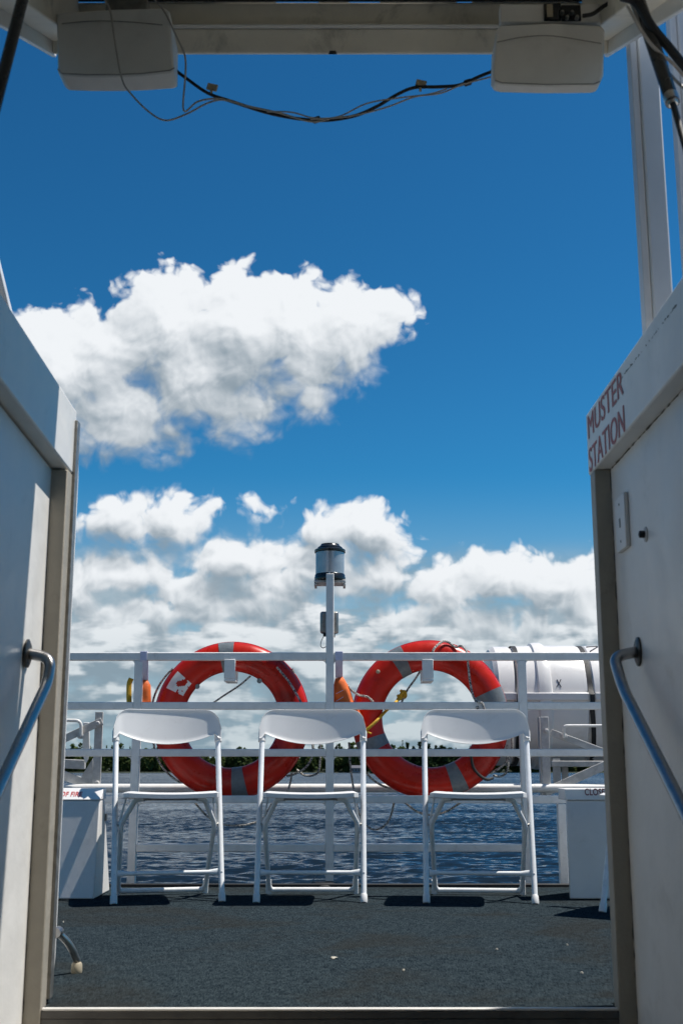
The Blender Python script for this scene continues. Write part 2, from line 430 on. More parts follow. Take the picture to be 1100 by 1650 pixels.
def water_mat():
    m = bpy.data.materials.new('lake_water'); m.use_nodes = True
    t = NG(m.node_tree); b = t.n['Principled BSDF']
    g = t.new('ShaderNodeNewGeometry'); P = g.outputs['Position']
    b.inputs['Base Color'].default_value = (.008, .014, .020, 1)
    b.inputs['Roughness'].default_value = .10; b.inputs['IOR'].default_value = 1.333; b.inputs['Specular Tint'].default_value = (.92, .84, .78, 1)
    def facet(scale, sx, detail):
        n = t.new('ShaderNodeTexNoise'); t.put(n.inputs['Vector'], t.vm('MULTIPLY', P, (sx, 1, 1)))
        n.inputs['Scale'].default_value = scale; n.inputs['Detail'].default_value = detail; n.inputs['Roughness'].default_value = .62
        return t.vm('SUBTRACT', n.outputs['Color'], (.5, .5, .5))
    chop = t.vm('ADD', t.vm('MULTIPLY', facet(2.5, .45, 7), (.55, 1.55, 0)), t.vm('MULTIPLY', facet(.11, .4, 4), (.12, .34, 0)))
    gust = t.step(t.noise(t.vm('MULTIPLY', P, (.35, 1, 1)), .035, 4, .6), .35, .65, .55, 1.15)
    cg = t.new('ShaderNodeCombineXYZ')
    for k in range(3): t.put(cg.inputs[k], gust)
    nv = t.vm('NORMALIZE', t.vm('ADD', g.outputs['Normal'], t.vm('MULTIPLY', t.vm('ADD', chop, (0, -.20, 0)), cg.outputs[0])))
    t.put(b.inputs['Normal'], nv)
    return m
M['water'] = water_mat()

def foliage_mat(name, a, b_, scale):
    m = bpy.data.materials.new(name); m.use_nodes = True
    t = NG(m.node_tree); b = t.n['Principled BSDF']
    g = t.new('ShaderNodeNewGeometry'); P = g.outputs['Position']
    n = t.noise(P, scale, 3, .6); n2 = t.noise(P, scale * 9, 2, .6)
    c = t.mix(t.step(t.m('ADD', t.m('MULTIPLY', n, .7), t.m('MULTIPLY', n2, .3)), .36, .64), a + (1,), b_ + (1,))
    t.put(b.inputs['Base Color'], c); b.inputs['Roughness'].default_value = .8
    b.inputs['Specular IOR Level'].default_value = .1
    tr = t.new('ShaderNodeBsdfTranslucent'); t.put(tr.inputs[0], c)
    mx = t.new('ShaderNodeMixShader'); mx.inputs[0].default_value = .35
    t.put(mx.inputs[1], b.outputs[0]); t.put(mx.inputs[2], tr.outputs[0]); t.put(t.n['Material Output'].inputs[0], mx.outputs[0])
    return m
M['forest'] = foliage_mat('mixed_forest_leaves', (.018, .040, .016), (.115, .150, .045), .06)
M['pine'] = foliage_mat('pine_needles', (.010, .026, .013), (.050, .085, .030), .12)
M['shore'] = mat('shore_ground', (.030, .040, .020), .95, var=.3, vscale=.05)
M['hull'] = mat('hull_paint', (.55, .57, .58), .4, var=.05)

# ------------------------------------------------------------------ setting: water, far shore, deck
WZ = -4.2                      # lake level below the deck
def build_water():
    ys = [7.0]
    while ys[-1] < 1500: ys.append(ys[-1] * 1.0062 + .02)
    ys = np.array(ys); nx = 420
    us = np.linspace(-.42, .42, nx)
    Yg, Ug = np.meshgrid(ys, us, indexing='ij'); Xg = Yg * Ug
    Z = np.zeros_like(Xg)
    r = np.random.default_rng(3)
    step = np.gradient(ys)[:, None]
    for k in range(56):
        L = .40 * (9.0 ** r.random()); a = r.normal(1.45, .55); ph = r.random() * 6.283
        kx, ky = math.cos(a) * 2 * math.pi / L, math.sin(a) * 2 * math.pi / L
        A = .0056 * L ** .72
        fade = np.clip((L - 2.2 * step) / (L * .4), 0, 1)
        w = np.sin(kx * Xg + ky * Yg + ph + .9 * np.sin(.13 * Xg + .07 * Yg + k))
        Z += A * fade * (w + .35 * (1 - np.abs(w)) * 1.5)
    # the boat's wake spreading astern
    wk = np.exp(-((Xg + .5) / (1.2 + .10 * Yg)) ** 2) * np.exp(-Yg / 90)
    for k in range(10):
        L = .8 + 2.2 * r.random(); a = r.random() * 6.28
        Z += .012 * L * wk * np.sin((math.cos(a) * Xg + math.sin(a) * Yg) * 6.283 / L + r.random() * 6)
    co = np.stack([Xg, Yg, Z + WZ], -1).reshape(-1, 3)
    ny = len(ys)
    i = np.arange(ny - 1)[:, None] * nx + np.arange(nx - 1)[None, :]
    f = np.stack([i, i + 1, i + nx + 1, i + nx], -1).reshape(-1, 4)
    me = bpy.data.meshes.new('water')
    me.vertices.add(len(co)); me.vertices.foreach_set('co', co.ravel())
    me.loops.add(f.size); me.loops.foreach_set('vertex_index', f.ravel().astype(np.int32))
    me.polygons.add(len(f)); me.polygons.foreach_set('loop_start', np.arange(0, f.size, 4, dtype=np.int32))
    me.polygons.foreach_set('use_smooth', np.ones(len(f), bool))
    me.update(); me.materials.append(M['water'])
    o = bpy.data.objects.new('water', me); COL.objects.link(o); tag(o, kind='structure')
    # the rest of the lake, round the boat and beyond the far shore
    w = MB().add([(-6000, -3000, WZ - .25), (6000, -3000, WZ - .25), (6000, 9000, WZ - .25), (-6000, 9000, WZ - .25)], [(0, 1, 2, 3)])
    tag(w.build('lake', M['water'], smooth=0), kind='structure')
build_water()

SH = 1120.0
def build_shore():
    mb = MB(); n = 120
    for j in range(n + 1):
        x = -900 + 1800 * j / n
        e = 6 * math.sin(x * .013) + 5 * math.sin(x * .041 + 2)
        mb.v += [Vector((x, SH - 4 + e * .6, WZ - .4)), Vector((x, SH - 2 + e * .6, WZ + .5)), Vector((x, SH + 50, WZ + 2.5 + .8 * math.sin(x * .03))), Vector((x, SH + 400, WZ + 10))]
    for j in range(n):
        for k in range(3): mb.f.append((j * 4 + k, j * 4 + 4 + k, j * 4 + 5 + k, j * 4 + 1 + k))
    tag(mb.build('far_shore', M['shore']), kind='structure')
build_shore()
def crown_faces(mb, x, y, z, h, w, kind, n, r, fat=.23):
    # leaf clumps: small tilted quads through the crown's volume
    for _ in range(n):
        t = r.random() ** .8
        if kind == 'fir': rad = w * (1.15 - t) * (.6 + .45 * abs(math.sin(t * 23)))
        elif kind == 'pine': rad = w * (.35 + .65 * abs(math.sin(t * 9 + x))) * (1.1 - t * .75)
        else: rad = w * math.sqrt(max(0, 1 - (2 * t - .85) ** 2 / 1.4))
        a = r.random() * 6.283; q = rad * math.sqrt(r.random())
        c = Vector((x + math.cos(a) * q, y + math.sin(a) * q, z + t * h))
        s = (.55 + .75 * r.random()) * w * fat
        u = Vector((r.normal(), r.normal(), r.normal() * .5)).normalized() * s
        v = u.cross(Vector((r.normal(), r.normal(), r.normal() + .8))).normalized() * s * .8
        mb.add([c - u - v * .6, c + u * .3 - v, c + u + v * .5, c - u * .2 + v], [(0, 1, 2, 3)])
def build_forest():
    r = np.random.default_rng(11); mb = MB()
    for row, (dy, n) in enumerate(((4, 230), (18, 200), (40, 160))):
        for k in range(n):
            x = -420 + 840 * (k + r.random() * .9) / n
            y = SH + dy + r.random() * 9
            big = 1 + .18 * math.sin(x * .021 + 1) + .12 * math.sin(x * .055) + .10 * math.sin(x * .17)
            kind = 'fir' if r.random() < .14 else 'leaf'
            h = (12.0 + 10 * r.random() ** 1.6) * big * (1.12 if kind == 'fir' else 1) * (1 + .06 * row)
            crown_faces(mb, x, y, WZ + .3 + h * (.0 if row == 0 else .12), h * (1.0 if row == 0 else .9), (2.4 if kind == 'fir' else 4.6) * (.8 + .5 * r.random()), kind, (150, 110, 80)[row], r, .36)
    tag(mb.build('forest', M['forest'], smooth=0), kind='stuff')
build_forest()
def build_pines():             # the stand of tall pines on a point nearer than the far shore
    r = np.random.default_rng(5); Y = 900
    mb = MB()
    x0, x1 = at(590, 1246, Y).x, at(800, 1246, Y).x
    n = 40
    for j in range(n + 1):
        x = x0 + (x1 - x0) * j / n; q = math.sin(math.pi * j / n) ** .6
        mb.v += [Vector((x, Y - 10 * q, WZ - .4)), Vector((x, Y - 8 * q, WZ + 1.0 * q - .3)), Vector((x, Y + 10, WZ + 3 * q - .3)), Vector((x, Y + 40, WZ - .4))]
    for j in range(n):
        for k in range(3): mb.f.append((j * 4 + k, j * 4 + 4 + k, j * 4 + 5 + k, j * 4 + 1 + k))
    tag(mb.build('wooded_point', M['shore']), kind='structure')
    spec = [(634, 1214, 'pine', 'slim pine at the left end of the wooded point'), (648, 1206, 'pine', 'low bushy pine left of the twin tufted pines'), (656, 1197, 'pine', 'tall tufted pine with a bent top on the wooded point'),
            (666, 1203, 'pine', 'thin sparse pine in the gap between the two tallest tufted pines'), (676, 1196, 'pine', 'tallest tufted pine beside the right chair tube'), (690, 1199, 'pine', 'spreading pine half hidden by the right chair tube'),
            (702, 1202, 'fir', 'pointed fir right of the right chair tube'), (712, 1199, 'leaf', 'round dense tree under the backrest of the right chair'), (724, 1203, 'leaf', 'wide dark tree at the right of the wooded point'),
            (736, 1208, 'leaf', 'low round tree near the right end of the wooded point'), (748, 1216, 'leaf', 'small tree at the right end of the wooded point'), (620, 1222, 'leaf', 'low leafy tree at the left end of the wooded point')]
    for px, py, kind, lab in spec:
        Yt = Y + r.random() * 6; p = at(px, py, Yt); h = p.z - WZ
        t = thing('pine_tree' if kind != 'leaf' else 'leafy_tree', lab, 'tree', (p.x, Yt, WZ), 0, 'trees on the wooded point')
        MB().tube([(p.x, Yt, WZ), (p.x + .3, Yt, WZ + h * .5), (p.x, Yt, WZ + h * .93)], .3, 6, rfun=lambda q: .38 * (1.05 - q)).build('trunk', M['trunk'], t)
        c = MB(); w = {'pine': 3.4, 'fir': 3.4, 'leaf': 5.2}[kind]
        crown_faces(c, p.x, Yt, WZ + h * (.10 if kind != 'leaf' else .04), h * .9, w, kind, 300, r, .26)
        c.build('crown', M['pine'], t, smooth=0)
    # undergrowth closes the point
    g = MB()
    for k in range(260):
        x = x0 + (x1 - x0) * (.06 + .88 * r.random()); q = math.sin(math.pi * (x - x0) / (x1 - x0)) ** .5
        hh = (6 + 11 * r.random()) * q
        crown_faces(g, x, Y + r.random() * 22, WZ + .3, hh, 3.2, 'leaf', 44, r, .36)
    tag(g.build('undergrowth', M['pine'], smooth=0), kind='stuff')
    # a pale dead log and stones at its foot
    a, b = at(650, 1231, Y - 9), at(660, 1239, Y - 10)
    tag(MB().tube([a, b], .28, 8).build('dead_log', M['paper']), 'pale bleached log leaning at the waterline of the wooded point', 'log')
    r2 = np.random.default_rng(2)
    for k, px in enumerate((664, 669, 673, 705)):
        p = at(px, 1243, Y - 10); m = MB()
        m.lathe((p.x, p.y, WZ - .3), (0, 0, 1), [(.9, 0), (1.3, .5), (1.0, 1.1), (.3, 1.5)], 7)
        for v in m.v: v += Vector(r2.normal(0, .15, 3))
        tag(m.build('boulder', M['rock']), ['grey boulder beside the bleached log', 'second boulder right of the bleached log', 'third boulder right of the bleached log, next to the chair tube', 'lone boulder right of the chair tube'][k], 'boulder', 'boulders at the wooded point')
build_pines()
def build_cottages():
    for (px, w, h, lab) in ((333, 13, 4.6, 'grey lakeside cottage among the trees, seen inside the left life ring'), (352, 6, 3.0, 'small boathouse at the waterline right of the grey cottage'), (573, 9, 4.0, 'low cottage at the waterline between the two life rings')):
        p = at(px, 1243, SH - 14); t = thing('lake_cottage', lab, 'house', (p.x, p.y, WZ + .2), 0, 'cottages on the far shore')
        x, y, z = p.x, p.y, WZ + .2
        MB().box(x - w / 2, x + w / 2, y, y + 7, z, z + h).build('wall', M['cottage'], t)
        MB().prism([(x - w / 2 - .6, y - .6, z + h), (x - w / 2 - .6, y + 7.6, z + h), (x - w / 2 - .6, y + 3.5, z + h + 2.4)], (w + 1.2, 0, 0)).build('roof', M['roof'], t)
        for k in (-1, 0, 1):
            MB().box(x + k * w * .3 - .6, x + k * w * .3 + .6, y - .05, y + .02, z + h * .35, z + h * .75).build('window', M['blackshine'], t)
build_cottages()

SY = 2.83                      # near face of the door frame
SX0, SX1 = -.673, .6215        # the opening
DECK_END = 5.60
d = MB().box(-2.6, 2.6, 2.905, DECK_END, -.02, 0); d.box(SX0 + .001, SX1 - .001, SY + .0125, 2.9049, -.02, 0)
tag(d.build('deck', M['carpet'], smooth=0), kind='structure')
h_ = MB(); h_.box(-2.6, 2.6, 2.905, DECK_END - .01, -.5, -.025)
tag(h_.build('deck_slab', M['hull'], smooth=0), kind='structure')
tag(MB().box(-2.6, 2.6, DECK_END + .002, DECK_END + .03, -.12, .014).build('deck_edging', M['black'], bevel=.004), kind='structure')
# crumbs trodden into the carpet
r = np.random.default_rng(9)
for px, py, lab in ((538, 1545, 'largest paper scrap, a thin sliver in the middle of the carpet'), (800, 1531, 'pale crumb on the carpet below the right chair'), (913, 1524, 'pale crumb on the carpet near the right door frame'), (102, 1487, 'pale crumb on the carpet above the chrome door stop'), (650, 1565, 'small white speck on the carpet right of the paper sliver'), (937, 1569, 'crumb lowest on the right of the carpet')):
    p = onz(px, py, 0); m = MB(); s = .0035 if px != 538 else .010
    m.lathe((p.x, p.y, .001), (0, 0, 1), [(s, 0), (s * .9, .003), (s * .3, .005)], 7)
    for v in m.v: v += Vector((r.normal(0, s * .2), r.normal(0, s * .1), 0)); v.y = p.y + (v.y - p.y) * .7
    tag(m.build('crumb', M['paper']), lab, 'crumb', 'crumbs on the carpet')

# ------------------------------------------------------------------ the companionway: two side walls, sill
def build_side_wall(sgn, label):
    X = SX1 if sgn > 0 else SX0
    REC = .040                                           # panel stands back from the frame
    t = thing('stairwell_wall', label, 'wall', (X, SY, 0))
    if sgn > 0:
        top, bot, back = at(942, 669, SY + .07).z, at(948, 767, SY + .07).z, Vector((0, -3.6, 0))
    else:
        top, bot, back = at(121, 664, SY + .07).z, at(115, 767, SY + .07).z, None
        d0 = ray(590, 1390); back = -d0 / d0.y * 3.6
    ye = SY + .07
    o = sgn
    def sec(x0, x1, z0, z1, y=ye): return [(x0, y, z0), (x1, y, z0), (x1, y, z1), (x0, y, z1)]
    MB().prism(sec(X, X + o * .15, bot, top), back).build('cap_beam', M['wall'], t, bevel=.005)
    # panel under the cap, front part down to the bilge of the stairwell
    MB().prism([(X + o * REC, SY + .002, -1.3), (X + o * .12, SY + .002, -1.3), (X + o * .12, SY + .002, bot - .001), (X + o * REC, SY + .002, bot - .001)], back * .98).build('panel', M['wall'], t)
    MB().box(min(X, X + o * (REC + .02)), max(X, X + o * (REC + .02)), SY, SY + .050, -1.3, bot - .001).build('jamb_post', M['jamb'], t, bevel=.003)
    return t, top, bot
WR, RT, RB = build_side_wall(1, 'white stairwell wall lettered MUSTER STATION on its cap beam')
WL, LT, LB = build_side_wall(-1, 'white stairwell wall half in sun, opposite the lettered one')
# lettering on the right cap beam
yA = onx(946, 700, SX1).y - .004
for s_, (pxa, pya), (pxb, pyb) in (('MUSTER', (1001, 594), (1001, 637)), ('STATION', (1002, 655), (1002, 700))):
    zt, zb = onx(pxa, pya, SX1).z, onx(pxb, pyb, SX1).z
    yB = onx(1003, 640, SX1).y
    probe = text_mesh(s_, 1.0, (0, 0, 0), (1, 0, 0), (0, 1, 0))
    wid = max(v.x for v in probe.v) - min(v.x for v in probe.v); hei = max(v.y for v in probe.v)
    size = (zt - zb) / hei; sq = (yA - yB) / (wid * size)
    zlow = zb + (.000)
    tm = text_mesh(s_, size, (SX1 - .0006, yA, zlow), (0, -1, 0), (0, 0, 1), sq, depth=.0003)
    base = list(tm.v); fb = list(tm.f)
    for k in (-1, 1): tm.add([v + Vector((-.0001 * (k + 2), k * .0016, 0)) for v in base], fb)
    tm.build('lettering', M['redink'], WR, smooth=0)
# switch plate and bolt on the right panel
PX = SX1 + .040
a, b = onx(998, 845, PX), onx(1014, 845, PX)
zt, zb = onx(1006, 797, PX).z, onx(1006, 888, PX).z
sw = thing('switch_plate', 'slim white switch plate screwed to the panel under MUSTER STATION', 'switch', (PX, (a.y + b.y) / 2, zb))
MB().box(PX - .011, PX - .0005, b.y, a.y, zb, zt).build('plate', M['box'], sw, bevel=.003)
ym = (a.y + b.y) / 2; zm = (zt + zb) / 2
MB().box(PX - .013, PX - .011, ym - .004, ym + .004, zm - .011, zm + .011).build('toggle', M['dull'], sw, bevel=.001)
for k in (-1, 1): MB().lathe((PX - .0112, ym, zm + k * (zt - zb) * .34), (-1, 0, 0), [(.0035, 0), (.003, .0012)], 10).build('screw', M['dull'], sw)
p = onx(1040, 861, PX)
bo = thing('wall_bolt', 'dark bolt with washer beside the switch plate', 'bolt', p)
MB().lathe((PX - .0004, p.y, p.z), (-1, 0, 0), [(.017, 0), (.017, .0015), (.012, .003)], 20).build('washer', M['steel'], bo)
MB().lathe((PX - .0035, p.y, p.z), (-1, 0, 0), [(.008, 0), (.008, .010), (.006, .012)], 6).build('bolt_head', M['black'], bo)
def bead(name, mt, P0, P1, r_, jit, parent, n=46, seed=1):
    q = np.random.default_rng(seed); P0, P1 = Vector(P0), Vector(P1); pts = []
    for k in range(n + 1):
        pts.append(P0.lerp(P1, k / n) + Vector(q.normal(0, jit, 3)))
    rr = q.random(n + 1)
    MB().tube(pts, r_, 5, rfun=lambda u: r_ * (.25 + 1.1 * rr[int(round(u * n))])).build(name, mt, parent)
bead('paint_crack', M['grime'], (SX1 + .0006, SY - .30, RT - .032), (SX1 + .0006, SY - .95, RT - .040), .0011, .0010, WR, 110, 3)
bead('sealant', M['grime'], (SX1 + .0405, SY + .001, RB - .01), (SX1 + .0405, SY + .001, -.6), .0024, .0009, WR, 90, 4)
bead('sealant', M['grime'], (SX1 + .0405, SY - .02, RB - .001), (SX1 + .0405, SY - 1.4, RB - .001), .0022, .0007, WR, 110, 5)
bead('sealant', M['grime'], (SX0 - .0405, SY + .001, LB - .01), (SX0 - .0405, SY + .001, -.6), .0022, .0009, WL, 90, 6)
# sill
sl_ = thing('door_sill', 'brown door sill with a pale worn lip across the bottom of the opening', 'sill', (0, SY, 0))
MB().box(SX0 - .06, SX1 + .06, SY + .004, SY + .060, -.5, -.021).build('riser', M['riser'], sl_, bevel=.003)
MB().box(SX0 - .06, SX1 + .06, SY + .003, SY + .0118, -.0205, -.0045).build('nosing', M['riser'], sl_, bevel=.002)
MB().box(SX0 + .001, SX1 - .001, SY + .001, SY + .012, -.004, .0025).build('lip', M['wall'], sl_, bevel=.003)
# flight below the eye
st = thing('stair_flight', 'steps descending into the stairwell below the door sill', 'stairs', (0, 1, -1.3))
for k in range(4):
    MB().box(SX0 - .03, SX1 + .03, 2.55 - k * .27 - .13, 2.80 - k * .27, -.24 - k * .22 - .03, -.24 - k * .22).build('tread', M['jamb'], st, bevel=.004)
tag(MB().box(-1.0, 1.0, -1.0, 2.82, -1.36, -1.31).build('stairwell_floor', M['jamb'], smooth=0), kind='structure')
# cabin and roof out of view, added to block sky light from behind
cb_ = thing('cabin_screen', 'dark cabin added out of view to block light from behind', 'cabin_screen', (0, -1, -1.3))
MB().box(-1.3, 1.3, -1.06, -1.0, -1.3, 1.75).build('back_screen', M['jamb'], cb_)
MB().box(-1.3, 1.3, -1.0, .74, 1.70, 1.75).build('roof', M['lid'], cb_)
MB().box(-1.3, -.86, .70, .74, -1.3, 1.695).build('side_screen', M['jamb'], cb_)
MB().box(.82, 1.3, .70, .74, -1.3, 1.695).build('side_screen', M['jamb'], cb_)

# open door leaf folded out on the left, with its kick-down holder
hx, hy = SX0 + .003, SY + .085
dv = Vector((at(120.5, 900, 3.5).x - hx, 3.5 - hy, 0)); dv = dv.normalized() * .62; nn = Vector((-dv.y, dv.x, 0)).normalized() * .028
dtop = at(122, 692, hy + .05).z
dl = thing('door_leaf', 'white door leaf folded open against the left side, seen edge on', 'door', (hx, hy, 0))
MB().prism([(hx, hy, .012), (hx + dv.x, hy + dv.y, .012), (hx + dv.x + nn.x, hy + dv.y + nn.y, .012), (hx + nn.x, hy + nn.y, .012)], (0, 0, dtop - .012)).build('panel', M['wall'], dl, bevel=.003)
MB().box(hx - .012, hx + .004, SY + .0515, hy - .003, .012, dtop).build('edge_strip', M['dull'], dl, bevel=.001)
ks = thing('door_stop', 'chrome kick-down door stop with a rubber foot on the carpet', 'door stop', onz(124, 1563, 0))
A = at(91, 1500, 3.24); B = onz(124, 1560, .012)
MB().tube(fillet([A + Vector((-.03, 0, .012)), A, (A + B) / 2 + Vector((.008, 0, .014)), B + Vector((0, 0, .018))], .03), .0095, 12).build('arm', M['chrome'], ks)
MB().lathe(B + Vector((0, 0, -.0115)), (0, 0, 1), [(.014, 0), (.015, .004), (.014, .022), (.011, .026)], 16).build('foot', M['clip'], ks)
MB().lathe(A + Vector((.004, -.02, -.003)), (0, 1, 0), [(.012, 0), (.014, .006), (.014, .03)], 14).build('pivot', M['chrome'], ks)

# grab rails
def grab_rail(pxs, X, sgn, lab):
    f0 = onx(pxs[0][0], pxs[0][1], X)
    t = thing('grab_rail', lab, 'handrail', f0, 0, 'grab rails in the stairwell')
    m = MB(); m.lathe(f0 + Vector((-sgn * .0006, 0, 0)), (-sgn, 0, 0), [(.026, 0), (.026, .004), (.018, .008)], 24)
    for v in m.v: v.z = f0.z + (v.z - f0.z) * 1.25
    m.build('flange', M['flange'], t)
    Xb = X - sgn * .060
    pts = [f0 + Vector((-sgn * .004, 0, 0)), Vector((Xb - sgn * -.004, f0.y - .02, f0.z - .004))]
    q = [onx(px, py, Xb) for px, py in pxs[1:]]
    dirn = (q[-1] - q[0]).normalized()
    path = [pts[0], Vector((Xb, f0.y - .012, f0.z - .012))] + [q[0] + dirn * 0.0, q[-1], q[-1] + dirn * .9]
    MB().tube(fillet(path, .055, 8), .0125, 16).build('bar', M['chrome'], t)
    return t
grab_rail([(1029, 1050), (1003, 1110), (1098, 1300)], SX1 + .04, 1, 'chrome grab rail sloping down the wall lettered MUSTER STATION')
grab_rail([(43, 1053), (77, 1100), (2, 1262)], SX0 - .04, -1, 'chrome grab rail sloping down the half sunlit wall')

# ------------------------------------------------------------------ raised hatch lid with its speakers, struts and cables
LY = 2.79
la = math.radians(26.0); lc, ls = math.cos(la), math.sin(la)
LO = Vector((0, LY, at(550, 88, LY).z)); LE = Vector((0, -lc, -ls)); LN = Vector((0, -ls, lc))
lx0, lx1 = at(89, 80, LY).x, at(975, 82, LY).x
def lp(x, a, n): return LO + Vector((x, 0, 0)) + LE * a + LN * n
def lbox(m, x0, x1, a0, a1, n0, n1):
    c = lp((x0 + x1) / 2, (a0 + a1) / 2, (n0 + n1) / 2)
    return m.obox(c, (abs(x1 - x0) / 2, 0, 0), LE * abs(a1 - a0) / 2, LN * abs(n1 - n0) / 2)
LL = (LY - .80) / lc
lid = thing('hatch_lid', 'white hatch lid propped open above the stairwell', 'hatch', lp(0, LL, 0))
lbox(MB(), lx0, lx1, .0, .025, .0, .060).build('end_board', M['lid'], lid, bevel=.004)
lbox(MB(), lx0 + .02, lx1 - .02, -.014, .040, .0605, .0685).build('drip_edge', M['wall'], lid, bevel=.001)
lbox(MB(), lx0, lx1, -.02, -.002, .069, .128).build('end_board', M['lid'], lid, bevel=.004)
lbox(MB(), lx0 + .02, lx1 - .02, -.03, LL, .150, .175).build('top_panel', M['lid'], lid)
lbox(MB(), lx0 + .001, lx1 - .001, .004, .016, .1285, .1495).build('dark_slot_strip', M['black'], lid)  # black strip stands in for the slot's darkness and stops sky leaking through
for k, (xa, xb) in enumerate(((-.55, -.17), (-.06, .02), (.10, .30), (.34, .62))):
    lbox(MB(), xa, xb, -.021, .0, .1285, .1495).build('spacer', M['wall'], lid, bevel=.001)
for sx, xe in ((-1, lx0), (1, lx1)):
    lbox(MB(), xe - .012 if sx < 0 else xe, xe if sx < 0 else xe + .012, -.02, LL, -.004, .19).build('skirt', M['wall'], lid, bevel=.003)
    lbox(MB(), xe + .001 if sx < 0 else xe - .075, xe + .075 if sx < 0 else xe - .001, .026, LL, .03, .149).build('side_frame', M['lid'], lid, bevel=.004)
# a small stain of sealant on the end board
pz = at(535, 78, LY - .03)
m = MB(); m.add([at(529, 87.5, LY - .024), at(543, 87.5, LY - .024), at(540, 79, LY - .026), at(536.5, 68, LY - .027), at(532, 79, LY - .026)], [(0, 1, 2, 3, 4)])
m.build('tar_smear', M['black'], lid, smooth=0)

def speaker(px_poly, Y, lab, seam, under):
    pts = [at(px, py, Y) for px, py in px_poly]
    c = sum(pts, Vector()) / len(pts)
    t = thing('speaker', lab, 'speaker', (c.x, Y + .08, max(p.z for p in pts)), 0, 'speakers under the hatch lid')
    zt_, zb_ = max(p.z for p in pts), min(p.z for p in pts)
    def back(p): return p + Vector((0, under + (p.z - zb_) / (zt_ - zb_) * .10, 0))
    n = len(pts); m = MB(); bk = [back(c + (p - c) * .985) for p in pts]
    m.add(pts + bk, [tuple(range(n))[::-1], tuple(range(n, 2 * n))] + [(i, (i + 1) % n, (i + 1) % n + n, i + n) for i in range(n)])
    m.build('body', M['speaker'], t, bevel=.006, segs=3)
    lo = [p for p, q in zip(pts, px_poly) if q[1] > seam - 14]
    lo.sort(key=lambda p: p.x)
    MB().tube([p + Vector((0, -.0006, .004)) for p in lo], .0013, 6).build('seam', M['dull'], t)
    MB().box(c.x - .05, c.x + .05, Y + .05, Y + .10, max(p.z for p in pts) - .005, max(p.z for p in pts) + .07).build('bracket', M['dull'], t, bevel=.003)
    return t, c
S1, c1 = speaker([(91, 20), (186, 14), (266, 12), (274, 18), (281, 112), (274, 116), (230, 121), (190, 123), (140, 123), (100, 121), (93, 114)], 2.50, 'grey loudspeaker at the left corner of the lid, with a pale wire in front', 122, .066)
S2, c2 = speaker([(800, 46), (806, 40), (890, 36), (968, 40), (974, 48), (972, 120), (966, 134), (956, 138), (880, 139), (808, 136), (797, 132), (793, 120)], 2.50, 'grey loudspeaker at the right corner of the lid, with a terminal panel on top', 139, .034)
# crossing arc grooves are raised beads on the fronts
MB().tube(spline([at(100, 38, 2.496), at(150, 34, 2.494), at(205, 35, 2.494), at(262, 40, 2.496)], 6), .0012, 6).build('bead', M['dull'], S1)
MB().tube(spline([at(800, 68, 2.496), at(840, 60, 2.494), at(890, 58, 2.494), at(968, 70, 2.496)], 6), .0012, 6).build('bead', M['dull'], S2)
# terminal plate on top of the right speaker
a, b = at(806, 36, 2.52), at(970, 6, 2.52)
MB().box(a.x, b.x, 2.52, 2.55, a.z + .001, b.z).build('terminal_panel', M['speaker'], S2, bevel=.003)
a, b = at(876, 34, 2.515), at(934, 8, 2.515)
MB().box(a.x, a.x + .040, 2.508, 2.519, a.z + .002, b.z).build('rating_label', M['blackshine'], S2, bevel=.001)
MB().box(a.x + .006, a.x + .020, 2.506, 2.5075, a.z + .006, b.z - .004).build('label_field', M['clip'], S2)
MB().box(a.x + .042, b.x, 2.512, 2.519, a.z + .002, b.z - .002).build('terminal_recess', M['black'], S2)
for k in range(4):
    q = at(905 + k * 8, 20 + (k % 2) * 8, 2.50); MB().lathe(q, (0, 1, 0), [(.003, -.006), (.005, 0), (.005, .006)], 8).build('terminal', M['chrome'], S2)

def cable(name, mt, pts, r_, lab, Y=2.6, n=6, ys=None):
    P = [at(px, py, (ys[i] if ys else Y)) for i, (px, py) in enumerate(pts)]
    o = MB().tube(spline(P, n), r_, 8).build(name, mt); return tag(o, lab, 'cable')
cable('audio_cable', M['black'], [(276, 108), (300, 126), (335, 150), (372, 163), (440, 184), (510, 194), (566, 188), (606, 172), (640, 152), (668, 141), (705, 140), (740, 137), (770, 124), (800, 112)], .0042, 'black cable sagging between the two loudspeakers')
cable('speaker_wire', M['pale'], [(168, -2), (178, 18), (186, 70), (197, 128), (212, 152), (240, 180), (267, 194), (300, 184), (335, 166), (362, 161), (400, 171), (450, 182), (500, 196), (530, 192)], .0022, 'pale thin wire looping in front of the left loudspeaker into the sagging cable', Y=2.47)
cable('speaker_wire', M['pale'], [(248, -2), (266, 20), (286, 62), (298, 90), (299, 120), (296, 178), (318, 164), (345, 159), (372, 162)], .0022, 'pale wire dropping beside the left loudspeaker to the sagging cable', Y=2.5)
cable('speaker_wire', M['pale'], [(500, 192), (540, 190), (580, 184), (625, 172), (668, 156), (710, 150), (745, 136), (790, 124)], .0021, 'pale wire hanging just under the right half of the sagging cable', Y=2.585)
cable('speaker_wire', M['pale'], [(430, 180), (470, 181), (505, 190), (545, 188), (590, 167), (640, 158), (690, 152), (720, 143)], .0019, 'pale wire twisted round the middle of the sagging cable', Y=2.592)
for px, py, lab in ((342, 143, 'beige cable clip on the left half of the sagging cable'), (678, 137, 'beige cable clip on the right half of the sagging cable')):
    p = at(px, py, 2.6); m = MB().obox(p + Vector((0, 0, .004)), (.0125, 0, -.003), (0, .003, 0), (.002, 0, .008)); m.obox(p + Vector((-.002, 0, -.009)), (.003, 0, 0), (0, .003, 0), (0, 0, .008))
    tag(m.build('cable_clip', M['clip'], bevel=.001), lab, 'clip', 'clips on the sagging cable')
